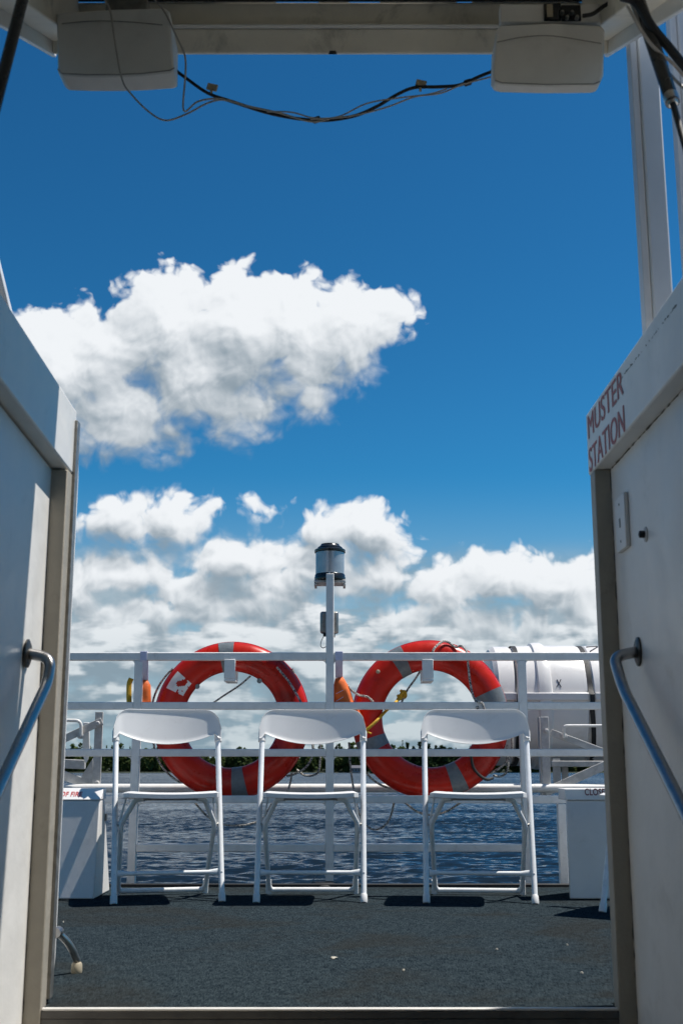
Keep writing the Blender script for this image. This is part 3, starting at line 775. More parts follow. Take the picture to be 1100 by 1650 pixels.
for px, py, lab in ((510, 193, 'wrap of black tape at the lowest point of the sagging cable'), (753, 133, 'knot of black tape near the right loudspeaker')):
    p = at(px, py, 2.6); tag(MB().obox(p, (.009, 0, .003), (0, .006, 0), (-.002, 0, .0065)).build('tape_wrap', M['black'], bevel=.003), lab, 'tape', 'tape wraps on the sagging cable')
def strut(p0, pm, p1, r0, r1, lab):
    t = thing('gas_strut', lab, 'gas strut', p1, 0, 'gas struts holding the hatch lid')
    MB().tube([p0, pm], r0, 16).build('cylinder', M['blackshine'], t)
    MB().tube([pm + (p1 - pm).normalized() * .001, p1], r1, 12).build('rod', M['black'], t)
    MB().lathe(pm, (pm - p0), [(r0 * 1.03, -.02), (r0 * 1.03, -.004), (r0 * .6, .004)], 16).build('collar', M['chrome'], t)
strut(at(44, -30, 1.95), at(-40, 300, 1.75), at(-100, 560, 1.6), .0105, .005, 'black gas strut at the left edge of the hatch lid')
strut(at(1024, -10, 1.95), at(1083, 166, 1.85), at(1150, 400, 1.68), .0125, .0055, 'thick black gas strut at the right edge of the hatch lid')
cable('hose', M['black'], [(1000, -6), (1024, 4), (1050, 44), (1078, 78), (1110, 118)], .0085, 'thick black hose beside the right gas strut', Y=1.9)
cable('loose_wire', M['pale'], [(1010, 10), (1036, 55), (1060, 84), (1085, 104), (1115, 140)], .003, 'grey wire wound along the right gas strut', Y=1.88)
cable('loose_wire', M['dull'], [(1016, 5), (1030, 40), (1044, 66), (1062, 100), (1090, 132), (1112, 150)], .003, 'dull thin wire hanging behind the right gas strut', Y=1.92)
cable('terminal_lead', M['black'], [(938, 26), (955, 22), (975, 8), (1000, -4)], .005, 'short black lead from the terminals of the right loudspeaker', Y=2.45)

# ------------------------------------------------------------------ posts outside the stairwell
def channel_post(px0, px1, Y, z0, z1, lab):
    x0, x1 = at(px0, 300, Y).x, at(px1, 300, Y).x
    t = thing('roof_post', lab, 'post', ((x0 + x1) / 2, Y, z0))
    MB().box(x0 + .018, x1, Y, Y + .05, z0, z1).build('post', M['alu'], t, bevel=.004)
    MB().box(x0, x0 + .0178, Y + .012, Y + .05, z0, z1).build('flange', M['alu'], t, bevel=.003)
channel_post(1029, 1073, 2.62, .0, 3.1, 'white channel post rising behind the right stairwell wall')
channel_post(1098, 1130, 2.75, .0, 3.1, 'white post at the right edge of the photo, beyond the channel post')
q0, q1 = at(24, 516, 3.15), at(-20, 334, 3.15)
dq = (q1 - q0)
rs = thing('raked_brace', 'white raked brace with a folded flange above the left wall', 'brace', q0 - dq * .4)
MB().beam(q0 - dq * .5 + Vector((-.018, 0, 0)), q0 + dq * 2.0 + Vector((-.018, 0, 0)), .03, .03, (0, 1, 0)).build('web', M['alu'], rs, bevel=.003)
MB().beam(q0 - dq * .5 + Vector((-.036, -.03, 0)), q0 + dq * .72 + Vector((-.036, -.03, 0)), .022, .02, (0, 1, 0)).build('flange', M['jamb'], rs, bevel=.002)

# ------------------------------------------------------------------ stern railing
YR = 5.73
R2 = .019
rl = thing('stern_railing', 'white square-tube railing across the stern behind the chairs', 'railing', (0, YR, -.1))
def rz(py): return at(550, py, YR).z
railz = [rz(1058), rz(1137.5), rz(1213), rz(1288), rz(1366)]
XL, XR = -2.3, 2.3
post_px = (218, 531, 845)
post_x = [at(p, 1250, YR).x for p in post_px]
posts = [XL] + post_x + [XR]
for i, z in enumerate(railz):
    hh = R2 if i == 0 else R2 * .92
    if i == 0:
        m = MB()
        for a, b in ((XL, post_x[1] - R2), (post_x[1] + R2, XR)): m.box(a, b, YR - R2, YR + R2, z - hh, z + hh)
        m.build('top_rail', M['rail'], rl, bevel=.004)
    else:
        for a, b in zip(posts[:-1], posts[1:]):
            if i == 4 and (a == XL or b == XR): continue
            if i == 3 and b == XR: b = at(913, 1288, YR).x + .02
            m = MB().box(a + (R2 if a != XL else 0), b - (R2 if b != XR else 0), YR - R2 * .9, YR + R2 * .9, z - hh, z + hh)
            m.build('rail', M['rail'], rl, bevel=.004)
mast_top = at(531, 925, YR).z
for k, x in enumerate(post_x):
    zt = mast_top if k == 1 else railz[0] - R2 - .0005
    w = R2 * (1.0 if k != 2 else 1.04)
    MB().box(x - w, x + w, YR - w * (1 if k == 1 else .98), YR + w, -.14, zt).build('post' if k != 1 else 'mast_post', M['rail'], rl, bevel=.003)
xs = at(905, 1340, YR).x
MB().box(xs - R2, xs + R2, YR - R2, YR + R2, -.14, railz[3] - R2 - .001).build('post', M['rail'], rl, bevel=.003)
MB().lathe((post_x[1] - .004, YR, mast_top), (0, 0, 1), [(.005, -.001), (.005, .008), (.003, .012)], 10).build('bolt', M['chrome'], rl)
# weld fillets in the corners
for k, x in enumerate(post_x):
    for i in range(4):
        for s_ in (-1, 1):
            z = railz[i] - R2; q = .016
            if k == 1 and i == 0 : pass
            xx = x + s_ * R2
            MB().prism([(xx, YR - .012, z), (xx + s_ * q, YR - .012, z), (xx + s_ * q * .35, YR - .012, z - q * .35), (xx, YR - .012, z - q)], (0, .024, 0)).build('weld', M['rail'], rl)
pad = MB().lathe((post_x[1] - .02, YR - .06, .001), (0, 0, 1), [(.075, 0), (.07, .008), (.055, .016)], 20); pad.build('base_pad', M['black'], rl)
MB().tube(spline([(post_x[1] - .02, YR - .02, .10), (post_x[1] - .055, YR - .04, .05), (post_x[1] - .085, YR - .06, .012)], 5), .002, 6).build('earth_wire', M['dull'], rl)
# plate hooks that carry the rings
def ring_hook(px0, px1, pyb):
    a, b = at(px0, pyb, YR - R2), at(px1, pyb, YR - R2)
    m = MB(); m.box(a.x, b.x, YR - R2 - .006, YR - R2 - .001, a.z + .012, railz[0] - R2 + .004)
    m.box(a.x, b.x, YR - R2 - .006, YR + .13, a.z, a.z + .010)
    m.box(a.x, b.x, YR + .12, YR + .128, a.z + .010, a.z + .09)
    return m.build('ring_hook', M['rail'], rl, bevel=.004)
ring_hook(361, 379, 1098); ring_hook(680, 698, 1098)
# gunwale pipe beyond the railing
gz = at(300, 1270, 6.05).z
gp = thing('gunwale_pipe', 'round white pipe running along the stern beyond the railing', 'pipe', (0, 6.05, gz))
MB().tube([(-2.6, 6.05, gz), (2.6, 6.05, gz)], .021, 16).build('pipe', M['rail'], gp)
for x in (-2.3, 2.2): MB().tube([(x, 6.05, gz - .02), (x, 6.05, -.5)], .016, 10).build('stanchion', M['rail'], gp)

# stern light on its bracket, junction box under it
ly = YR + .075
lz = lambda py: at(532, py, ly).z
lx = at(531.5, 900, ly).x
lamp = thing('stern_light', 'black capped stern light with a clear grey lens on top of the mast post', 'lamp', (lx, ly, lz(943)))
rad = (at(557, 900, ly).x - at(507, 900, ly).x) / 2
m = MB(); m.box(lx - rad, lx + rad, ly - rad * .55, ly + rad, lz(941), lz(936)); m.box(lx - rad, lx - rad + .012, ly - rad * .5, ly + rad, lz(945), lz(941) - .0005); m.box(lx + rad - .012, lx + rad, ly - rad * .5, ly + rad, lz(945), lz(941) - .0005)
m.build('bracket', M['steel'], lamp, bevel=.003)
b0 = lz(935.5)
MB().lathe((lx, ly, b0 + .0005), (0, 0, 1), [(rad * .99, 0), (rad, .004), (rad, .014), (rad * .97, .018), (rad * .97, .026), (rad * .93, .030)], 40).build('base', M['blackshine'], lamp)
MB().lathe((lx, ly, b0 + .031), (0, 0, 1), [(rad * .93, 0), (rad * .93, lz(891) - b0 - .031)], 40).build('lens', None or mat('grey_fresnel_lens', (.42, .43, .44), .18, .25, var=.10, vscale=18, dirt=.3, dirt_col=(.2, .2, .2), dscale=14), lamp)
c0 = lz(891) + .0005
MB().lathe((lx, ly, c0), (0, 0, 1), [(rad * .99, 0), (rad, .003), (rad, .013), (rad * .93, .017), (rad * .82, .018), (rad * .80, .026), (rad * .62, .036), (rad * .58, .043), (rad * .3, .047), (.001, .048)], 40, cap=False).build('cap', M['blackshine'], lamp)
jx = at(530.5, 1004, YR + .05).x
z0, z1 = at(530, 1021, YR + .05).z, at(530, 986, YR + .05).z
jb = thing('junction_box', 'dull metal floodlight box clamped behind the mast post, wire loop below', 'box', (jx, YR + .05, z0))
MB().box(jx - .045, jx + .045, YR + .022, YR + .075, z0, z1).build('housing', M['dull'], jb, bevel=.012, segs=3)
MB().box(jx - .034, jx + .034, YR + .0755, YR + .080, z0 + .01, z1 - .01).build('cover', M['dull'], jb, bevel=.002)
MB().box(jx + .018, jx + .028, YR + .03, YR + .06, z0 - .018, z0 - .0005).build('gland', M['black'], jb, bevel=.002)
MB().box(jx - .030, jx - .016, YR + .03, YR + .06, z0 - .014, z0 - .0005).build('gland', M['black'], jb, bevel=.002)
MB().tube(spline([at(523, 1022, YR + .045), at(518, 1032, YR + .045), at(516.5, 1040, YR + .045), at(520, 1044, YR + .045), at(525, 1042, YR + .03)], 6), .0022, 6).build('wire', M['dull'], jb)

# ------------------------------------------------------------------ life rings
YK = YR + .118
def life_ring(pcx, pcy, rpx, bands, lab, tilt=0.0, extra=None):
    c = at(pcx, pcy, YK); Ro = rpx / F * (YK * CT + (c.z - H) * ST); mn = Ro * .192; Rm = Ro - mn
    t = thing('life_ring', lab, 'life ring', (c.x, c.y, c.z - Ro), 0, 'life rings hung on the stern railing')
    up = Vector((0, math.sin(tilt), math.cos(tilt))); rt = Vector((1, 0, 0)); nr = rt.cross(up)
    def pos(a, b, k=1.0, dm=0.0):
        rad = rt * math.cos(a) + up * math.sin(a)
        # flattened oval section
        return c + rad * (Rm + math.cos(b) * (mn + dm) * k) + nr * math.sin(b) * (mn * .72 + dm) * k
    def sweep(a0, a1, na, dm, full):
        m = MB(); nb = 28
        for i in range(na if full else na + 1):
            a = a0 + (a1 - a0) * i / na
            for j in range(nb): m.v.append(pos(a, j * 2 * math.pi / nb, 1, dm))
        for i in range(na):
            i2 = (i + 1) % na if full else i + 1
            for j in range(nb): m.f.append((i * nb + j, i * nb + (j + 1) % nb, i2 * nb + (j + 1) % nb, i2 * nb + j))
        return m
    sweep(0, 2 * math.pi, 96, 0, True).build('ring_body', M['red'], t)
    # moulding line round the outside
    MB().tube([pos(k * 2 * math.pi / 96, .0, 1.0, .0005) for k in range(96)], .003, 6, closed=True).build('mould_seam', M['red'], t)
    for a in bands:
        a = math.radians(a); sweep(a - .105, a + .105, 7, .0018, False).build('reflective_band', M['tape'], t)
    return t, c, Ro, pos
RING1, k1, Ro1, pos1 = life_ring(373, 1159, 124.5, (95, 180, 278, 353), 'red life ring on the left with a torn white sticker', math.radians(2))
RING2, k2, Ro2, pos2 = life_ring(693, 1157.5, 125.5, (118, 18, 204, 292), 'red life ring on the right with a pale dot and rope looped over its top', math.radians(2))
# sticker scraps on the left ring
def ring_patch(pos, a0, a1, b0, b1, name, mt, parent, seed=None, n=14):
    m = MB(); rr = np.random.default_rng(seed or 0)
    for i in range(n + 1):
        for j in range(n + 1):
            m.v.append(pos(a0 + (a1 - a0) * i / n, b0 + (b1 - b0) * j / n, 1, .0012))
    for i in range(n):
        for j in range(n):
            u, v = i / n, j / n
            keep = (v < .42 + .10 * math.sin(9 * u + 1) or v > .66 + .12 * math.sin(7 * u)) or (u > .62 and v < .55)
            if seed and (not keep or rr.random() < .05): continue
            m.f.append((i * (n + 1) + j, (i + 1) * (n + 1) + j, (i + 1) * (n + 1) + j + 1, i * (n + 1) + j + 1))
    return m.build(name, mt, parent)
st_ = ring_patch(pos1, math.radians(139), math.radians(155), math.radians(52), math.radians(130), 'sticker', M['wall'], RING1, 4)
st_['label'] = 'torn white sticker remains'
m = MB(); pp = pos2(math.radians(139), math.radians(65)); m.lathe(pp + Vector((0, .004, 0)), (0, -1, 0), [(.010, 0), (.010, .007), (.006, .010)], 14); m.build('plug', M['clip'], RING2)

def rope(pts, r_, lab, name='rope', mt=None, cat='rope', group=None, parent=None, n=8):
    o = MB().tube(spline(pts, n), r_, 8).build(name, mt or M['rope'], parent)
    if parent is None: tag(o, lab, cat, group)
    return o
def arc_rope(pos, Ro, a0, a1, sag, cnt=9):
    out = []
    for k in range(cnt):
        u = k / (cnt - 1); a = math.radians(a0 + (a1 - a0) * u)
        base = pos(a, 0.0); ctr = pos(a + math.pi, 0.0); rad = (base - ctr).normalized()
        out.append(base + rad * (.007 + sag * math.sin(math.pi * u)))
    return out
# grab lines round the rings
for a0, a1, sg in ((140, 186, .012), (190, 232, .016), (2, 40, -.03), (315, 350, .05)):
    rope(arc_rope(pos1, Ro1, a0, a1, sg), .0052, None, 'grab_line', parent=RING1)
for a0, a1, sg in ((205, 240, .02), (318, 352, .035)):
    rope(arc_rope(pos2, Ro2, a0, a1, sg), .0052, None, 'grab_line', parent=RING2)
YF = YR + .035
rope([at(446, 1075, YF), at(463, 1095, YF), at(474, 1112, YF), at(483, 1128, YF), at(490, 1142, YF)], .0052, None, 'grab_line', parent=RING1)
rope([at(404, 1089, YK), at(385, 1105, YK), at(362, 1120, YK), at(338, 1136, YK), at(318, 1146, YK)], .0046, 'flecked rope drawn diagonally across the opening of the left life ring')
for px, py in ((418, 1097), (318, 1106)):
    p = at(px, py, YK - .01); MB().lathe(p, (.3, -1, 0), [(.011, -.008), (.013, 0), (.011, .008)], 12).build('eyelet', M['dull'], RING1)
rope([at(696, 1052, YK - .09), at(700, 1044, YK - .095), at(712, 1034, YK - .04), at(722, 1035, YK - .02), at(734, 1043, YK - .03), at(743, 1041, YK - .05), at(752, 1052, YK - .095), at(754, 1075, YF - .03), at(757, 1100, YF - .03), at(762, 1122, YF - .03), at(771, 1135, YF - .03), at(775, 1146, YF - .02)], .0056, 'flecked rope looped over the top of the right life ring')
rope([at(680, 1076, YK), at(668, 1095, YK), at(657, 1110, YK), at(650, 1124, YK), at(645, 1136, YK), at(640, 1143, YK)], .0050, 'flecked rope hanging inside the right life ring to the yellow knot')
rope([at(645, 1112, YK - .004), at(651, 1120, YK - .010), at(643, 1126, YK - .01), at(633, 1136, YF - .02), at(622, 1145, YF + .07), at(606, 1162, YF + .01), at(588, 1178, YF)], .0075, 'yellow rope knotted at its upper end inside the right life ring', 'yellow_rope', M['yellow'])
tag(MB().tube(spline([at(640, 1128, YK - .012), at(650, 1114, YK - .018), at(653, 1122, YK), at(645, 1126, YK + .008), at(641, 1121, YK - .02)], 6), .008, 8).build('rope_knot', M['yellow']), 'yellow knot where the yellow rope meets the flecked rope', 'knot')
rope([at(588, 1178, YF), at(598, 1182, YF - .01)], .004, 'short yellow end beside the orange bag', 'yellow_rope', M['yellow'])
rope([at(556, 1100, YF), at(566, 1112, YF), at(578, 1120, YF), at(592, 1123, YF), at(601, 1131, YF)], .0055, 'flecked rope end coming out of the orange bag by the mast')
# loops hanging below the rails
rope([at(313, 1292, YR + .03), at(335, 1316, YR + .03), at(360, 1328, YR + .03), at(388, 1330, YR + .03), at(412, 1325, YR + .03), at(425, 1316, YR + .03), at(440, 1292, YR + .03)], .005, 'flecked rope loop hanging between the left and middle chairs')
rope([at(562, 1196, YK), at(564, 1230, YK), at(568, 1262, YK), at(575, 1300, YR + .03), at(585, 1324, YR + .03), at(600, 1336, YR + .03), at(616, 1333, YR + .03), at(628, 1318, YR + .03), at(635, 1292, YR + .03)], .005, 'long flecked rope falling past the mast post into a loop under the right life ring')
rope([at(652, 1293, YR + .03), at(672, 1308, YR + .03), at(694, 1313, YR + .03), at(718, 1308, YR + .03), at(742, 1293, YR + .03)], .005, 'flecked rope loop hanging below the right life ring behind the right chair')
rope([at(478, 1240, YK), at(490, 1249, YK), at(505, 1249, YK), at(514, 1240, YK), at(516, 1205, YK), at(514, 1190, YK)], .005, 'flecked rope loop between the left life ring and the mast post')
rope([at(470, 1245, YK - .02), at(468, 1260, YK), at(463, 1275, YK)], .005, 'flecked rope end hanging from the right underside of the left life ring')
cable('bungee_cord', M['black'], [(758, 1216), (762, 1236), (772, 1249), (784, 1256), (793, 1254)], .007, 'black cord round the lower right of the right life ring', ys=[YK - .075] * 4 + [YK - .03])
rope([at(795, 1250, YK - .03), at(806, 1251, YK), at(815, 1245, YK), at(818, 1232, YK), at(815, 1212, YK), at(817, 1200, YK)], .0055, 'flecked rope from the black cord up to the rail by the right life ring')
for px, py in ((775, 1140), (760, 1127)):
    p = at(px, py, YF - .03)
tag(MB().tube(spline([at(768, 1130, YF - .06), at(777, 1134, YF - .07), at(779, 1147, YF - .07), at(772, 1150, YF - .05), at(768, 1138, YF - .06)], 6), .0065, 8).build('rope_knot', M['rope']), 'grey lashing knot on the second rail at the right life ring', 'knot')

# heaving-line bags on webbing straps
def bag(px_out, Y, dep, strap, lab, name='throw_bag'):
    P = [at(px, py, Y) for px, py in px_out]; c = sum(P, Vector()) / len(P); lo = min(p.z for p in P)
    t = thing(name, lab, 'bag', (c.x, Y, lo), 0, 'orange heaving-line bags on the railing')
    m = MB(); n = len(P); lay = 7; rings = []
    for k in range(lay):
        u = -1 + 2 * k / (lay - 1); s_ = (1 - abs(u) ** 2.6 * .55)
        rings.append([c + (p - c) * s_ + Vector((0, u * dep + .004 * math.sin(40 * p.z + 3 * u), 0)) for p in P])
    m.v = [q for rg in rings for q in rg]
    for k in range(lay - 1):
        for i in range(n): m.f.append((k * n + i, k * n + (i + 1) % n, (k + 1) * n + (i + 1) % n, (k + 1) * n + i))
    m.f += [tuple(range(n)), tuple(range((lay - 1) * n, lay * n))]
    m.build('pouch', M['orange'], t, smooth=60)
    (xa, ya), (xb, yb) = strap
    s0, s1 = at(xa, ya, YR - R2 - .004), at(xb, ya, YR - R2 - .004)
    e0, e1 = at(xa, yb, Y), at(xb, yb, Y)
    w = MB()
    pth = [(YR - R2 - .0035, railz[0] - R2), (YR - R2 - .0035, railz[0] + R2 + .0035), (YR + R2 + .0035, railz[0] + R2 + .0035), (YR + R2 + .0035, railz[0] - R2)]
    for (y0, z0_), (y1, z1_) in zip(pth[:-1], pth[1:]):
        w.obox(((s0.x + s1.x) / 2, (y0 + y1) / 2, (z0_ + z1_) / 2), ((s1.x - s0.x) / 2, 0, 0), (0, (y1 - y0) / 2, (z1_ - z0_) / 2), (0, .0012 * (1 if y0 == y1 else 0), .0012 * (0 if y0 == y1 else 1)))
    for y0 in (YR - R2 - .0035, YR + R2 + .0035):
        w.obox(((s0.x + s1.x) / 2, (y0 + Y) / 2, (railz[0] - R2 + e0.z) / 2), ((s1.x - s0.x) / 2, 0, 0), (0, (Y - y0) / 2, (e0.z - railz[0] + R2) / 2), (0, .0012, 0))
    w.build('strap', M['strap'], t, bevel=.0008)
    return t
B1 = bag([(540, 1093), (552, 1090), (560, 1103), (566, 1118), (571, 1135), (578, 1142), (584, 1155), (589, 1168), (584, 1178), (574, 1172), (562, 1160), (548, 1146), (536, 1138), (535, 1115)], YF + .01, .035, ((540, 1063), (552, 1092)), 'orange heaving-line bag on a white strap right of the mast post')
for px0, py0, px1, py1 in ((541, 1118, 553, 1112), (541, 1130, 553, 1123)):
    MB().beam(at(px0, py0, YF - .024), at(px1, py1, YF - .024), .002, .003, (0, 1, 0)).build('stitching', M['strap'], B1)
B2 = bag([(226, 1096), (238, 1095), (243, 1104), (244, 1150), (232, 1158), (220, 1152), (219, 1108)], YF + .01, .03, ((226, 1062), (237, 1100)), 'orange heaving-line bag on a white strap at the leftmost railing post')
rope([at(212, 1093, YF), at(208.5, 1102, YF), at(208, 1122, YF), at(208.5, 1136, YF), at(207, 1150, YF)], .0125, 'thick yellow rope beside the leftmost railing post', 'yellow_rope', M['yellow'])

# ------------------------------------------------------------------ life raft canister and its cradle
YC = 6.62
rc = at(870, 1137, YC); RR = (at(870, 1237, YC - .02).z - rc.z) * -1 * .98
xe = at(783, 1137, YC).x
raft = thing('life_raft_canister', 'big white ribbed life raft canister on its side beyond the right rail', 'life raft', (xe + .7, YC, rc.z - RR))
def prof(x): return (x - xe)
segs = [(.02, 0), (.80, 0), (.93, .012), (.985, .035), (.985, .115), (.955, .128), (.955, .135), (.99, .150), (.995, .215), (1.0, .235), (1.04, .242), (1.05, .262), (1.05, .292), (1.035, .305), (1.0, .312), (1.0, .485), (.99, .498), (.955, .505), (.955, .520), (.995, .535), (1.0, .56), (1.0, .80), (.955, .83), (.955, .85), (1.0, .87), (1.0, 1.09), (1.05, 1.10), (1.05, 1.15), (1.0, 1.16), (.985, 1.30), (.93, 1.35), (.80, 1.36), (.02, 1.36)]
MB().lathe((xe, YC, rc.z), (1, 0, 0), [(r_ * RR, x) for r_, x in segs], 64).build('shell', M['gel'], raft, smooth=25)
# joint between the two halves: a flat ledge along the shell
jz0, jz1 = at(900, 1122, YC - RR).z, at(900, 1111, YC - RR).z
jz0, jz1 = rc.z + .01, rc.z + .05
for a, b in ((.02, .50), (.53, .84), (.86, 1.33)):
    MB().box(xe + a, xe + b, YC - RR * 1.06, YC + RR * 1.06, jz0, jz1).build('joint_flange', M['gel'], raft, bevel=.005)
for xx in (.128, .512, .84):
    m = MB(); n = 56; r0 = RR * .985; wd = .012
    pts = []
    for k in range(n):
        a = 2 * math.pi * k / n; rr = r0 + (.035 if abs(math.sin(a) * r0 - .03) < .035 and True else 0) * 1.0
        pts.append((math.cos(a), math.sin(a), rr))
    vs_ = []
    for (cc, ss, rr) in pts:
        for dx, dr in ((-wd, 0), (wd, 0), (wd, .004), (-wd, .004)):
            vs_.append((xe + xx + dx + (.02 * ss if xx < .2 else 0) - .03 * min(0, ss), YC + cc * (rr + dr), rc.z + ss * (rr + dr)))
    fs_ = [(4 * k + q, 4 * k + (q + 1) % 4, 4 * ((k + 1) % n) + (q + 1) % 4, 4 * ((k + 1) % n) + q) for k in range(n) for q in range(4)]
    m.add(vs_, fs_); m.build('strap', M['black'], raft)
def on_raft(px, py):           # where a sight line meets the shell
    dd = ray(px, py); o = Vector((0, 0, H))
    A_ = dd.y ** 2 + dd.z ** 2; B_ = 2 * (dd.y * (-YC) + dd.z * (H - rc.z)); C_ = YC ** 2 + (H - rc.z) ** 2 - (RR * 1.004) ** 2
    k = (-B_ - math.sqrt(max(0, B_ * B_ - 4 * A_ * C_))) / (2 * A_); return o + dd * k
def stroke(m, pts, r_=.0020): m.tube(spline([on_raft(*p) for p in pts], 4), r_, 6)
m = MB(); stroke(m, [(896.5, 1095), (900, 1101), (903.5, 1107)]); stroke(m, [(903, 1094.5), (900, 1101), (896, 1107)]); m.build('mark', M['ink'], raft)
m = MB(); stroke(m, [(944, 1042.5), (953, 1042), (962, 1042), (957, 1045.5), (950, 1049.5)], .0035); m.build('mark', M['ink'], raft)

def flat_bar(m, p0, p1, w, th=.008): m.beam(p0, p1, th, w, (0, 0, 1)); return m
YB = 6.06
cr = thing('raft_cradle', 'galvanised bracket frame holding the life raft canister, right side', 'cradle', (at(880, 1280, YB).x, YB, at(880, 1280, YB).z))
def upright(px0, px1, py0, py1, Y, th=.012):
    ym_ = (py0 + py1) / 2; return MB().box(at(px0, ym_, Y).x, at(px1, ym_, Y).x, Y, Y + th, at(550, py1, Y).z, at(550, py0, Y).z)
upright(872.5, 885.5, 1155, 1283, YB).build('upright', M['steel'], cr, bevel=.002)
a, b = at(872.5, 1283, YB), at(872.5, 1155, YB)
MB().box(a.x, a.x + .006, YB + .0125, YB + .06, a.z, b.z).build('upright_web', M['steel'], cr, bevel=.002)
flat_bar(MB(), at(886.5, 1180, YB + .02), at(1010, 1226, YB + .02), .034).build('diagonal_bar', M['steel'], cr, bevel=.002)
flat_bar(MB(), at(877, 1277, YB - .008), at(1010, 1217, YB - .008), .042).build('diagonal_bar', M['steel'], cr, bevel=.002)
for px, py in ((879.5, 1178), (881.5, 1272)):
    MB().lathe(at(px, py, YB - .0005 if py < 1200 else YB - .013), (0, -1, 0), [(.013, 0), (.013, .006), (.009, .009)], 12).build('bolt', M['steel'], cr)
p0 = at(907, 1170, YB - .03)
MB().tube(fillet([at(907.5, 1188, YB - .005), at(907.5, 1169.5, YB - .03), at(1010, 1169.5, YB - .03)], .02), .0075, 12).build('release_handle', M['rail'], cr)
MB().lathe(at(908, 1187, YB + .010), (0, -1, 0), [(.017, 0), (.017, .012), (.010, .016)], 16).build('handle_pivot', M['steel'], cr)
upright(890.5, 902.5, 1222, 1262, YB + .18).build('leg', M['steel'], cr)
upright(905, 915, 1228, 1272, YB + .25).build('leg', M['steel'], cr)
a, b = at(887, 1242, YB + .2), at(1010, 1226, YB + .2)
MB().box(a.x, b.x, YB + .17, YB + .30, a.z + .02, b.z).build('saddle', M['steel'], cr, bevel=.003)
a = at(877, 1283, YB); MB().box(a.x - .02, a.x + .18, YB - .01, YB + .05, a.z - .016, a.z - .004).build('foot_plate', M['dull'], cr, bevel=.003)
MB().box(a.x + .25, a.x + .29, YB + .1, YB + .14, -.5, a.z + .02).build('leg', M['steel'], cr, bevel=.003)

cl = thing('raft_cradle', 'galvanised bracket frame without a canister, at the left rail', 'cradle', (at(155, 1285, YB).x, YB, at(155, 1285, YB).z))
upright(151, 164, 1147, 1277, YB).build('upright', M['steel'], cl, bevel=.002)
flat_bar(MB(), at(165, 1162, YB - .01), at(60, 1211, YB - .01), .038).build('diagonal_bar', M['steel'], cl, bevel=.002)
flat_bar(MB(), at(150, 1267, YB + .03), at(60, 1233, YB + .03), .044).build('diagonal_bar', M['steel'], cl, bevel=.002)
a_, b_, c_, d_ = at(132, 1250, YB + .022), at(150, 1222, YB + .022), at(150, 1268, YB + .022), at(146, 1268, YB + .022)
MB().prism([a_, b_, c_, d_], (0, .008, 0)).build('gusset', M['steel'], cl, bevel=.001)
flat_bar(MB(), at(138, 1232, YB + .07), at(60, 1229, YB + .07), .046, .03).build('cross_bar', M['steel'], cl, bevel=.003)
for px, py in ((158, 1166), (157, 1262)):
    MB().lathe(at(px, py, YB - .0005 if py > 1200 else YB - .015), (0, -1, 0), [(.013, 0), (.013, .008), (.009, .012)], 12).build('bolt', M['steel'], cl)
MB().tube(fillet([at(131, 1187, YB - .02), at(131, 1161, YB - .03), at(60, 1160, YB - .03)], .03), .0085, 12).build('release_handle', M['rail'], cl)
MB().lathe(at(131, 1186, YB - .002), (0, -1, 0), [(.015, 0), (.015, .022), (.010, .026)], 16).build('handle_pivot', M['steel'], cl)
P = [(134, 1164), (144, 1164), (145, 1208), (142, 1224), (138.5, 1230), (136, 1226), (133, 1208)]
tag(MB().prism([at(px, py, YB + .035) for px, py in P], (0, .012, 0)).build('pointed_board', M['wall'], bevel=.003), 'white pointed board standing behind the left bracket frame', 'board')
a = at(155, 1278, YB); MB().box(a.x - .16, a.x + .02, YB + .013, YB + .05, -.5, a.z + .03).build('leg', M['steel'], cl, bevel=.003)

# ------------------------------------------------------------------ vent boxes at both sides
def vent_box(xa, xb, Y, words, lab, ink, wx, tilt=.055, inset=0.0, rake=.05):
    zt = at(0, 1289, Y + .06).z
    t = thing('vent_box', lab, 'vent box', ((xa + xb) / 2, Y, 0), 0, 'vent boxes beside the chairs')
    body = [(xa, Y, .002), (xa, Y + .34, .002), (xa, Y + .145, zt), (xa, Y + tilt, zt)]
    bm_ = MB().prism(body, (xb - xa, 0, 0))
    bm_.v[1].x += inset; bm_.v[2].x += inset * .4
    bm_.build('body', M['box'], t, bevel=.006)
    l0, l1 = Vector((xa - .002, Y + tilt - .006, zt + .001)), Vector((xa - .002, Y + tilt - .006 + rake, zt + .047))
    lid_ = [l0, Vector((xa - .002, Y + .16, zt + .001)), Vector((xa - .002, Y + .16, zt + .047)), l1]
    MB().prism(lid_, (xb - xa + .004, 0, 0)).build('sloping_lid', M['box'], t, bevel=.003)
    up = (l1 - l0).normalized(); nrm = Vector((1, 0, 0)).cross(up)
    o = l0 + up * .020 + nrm * .0008; o.x = wx[0]
    pr = text_mesh(words, 1.0, (0, 0, 0), (1, 0, 0), (0, 1, 0)); wid = max(v.x for v in pr.v); hei = max(v.y for v in pr.v)
    size = .0265 / hei
    text_mesh(words, size, o, (1, 0, 0), up, (wx[1] - wx[0]) / (wid * size), bold=.0006).build('lettering', ink, t, smooth=0)
    MB().box(xb + .0005, xb + .006, Y + .16, Y + .19, zt - .09, zt - .06).build('latch', M['dull'], t)
    return t
YV = 5.08
vent_box(-1.62, at(153.5, 1400, YV).x, YV, 'OF FIRE', 'white vent box printed OF FIRE on its sunny sloping lid', M['redprint'], (at(99.5, 1280, YV + .09).x, at(134, 1280, YV + .09).x))
vent_box(at(915, 1400, YV).x, 1.60, YV, 'CLOSE V', 'white vent box printed CLOSE at the right door frame', M['darkprint'], (at(934, 1280, YV + .09).x, at(976, 1280, YV + .09).x), .0, .10, .004)

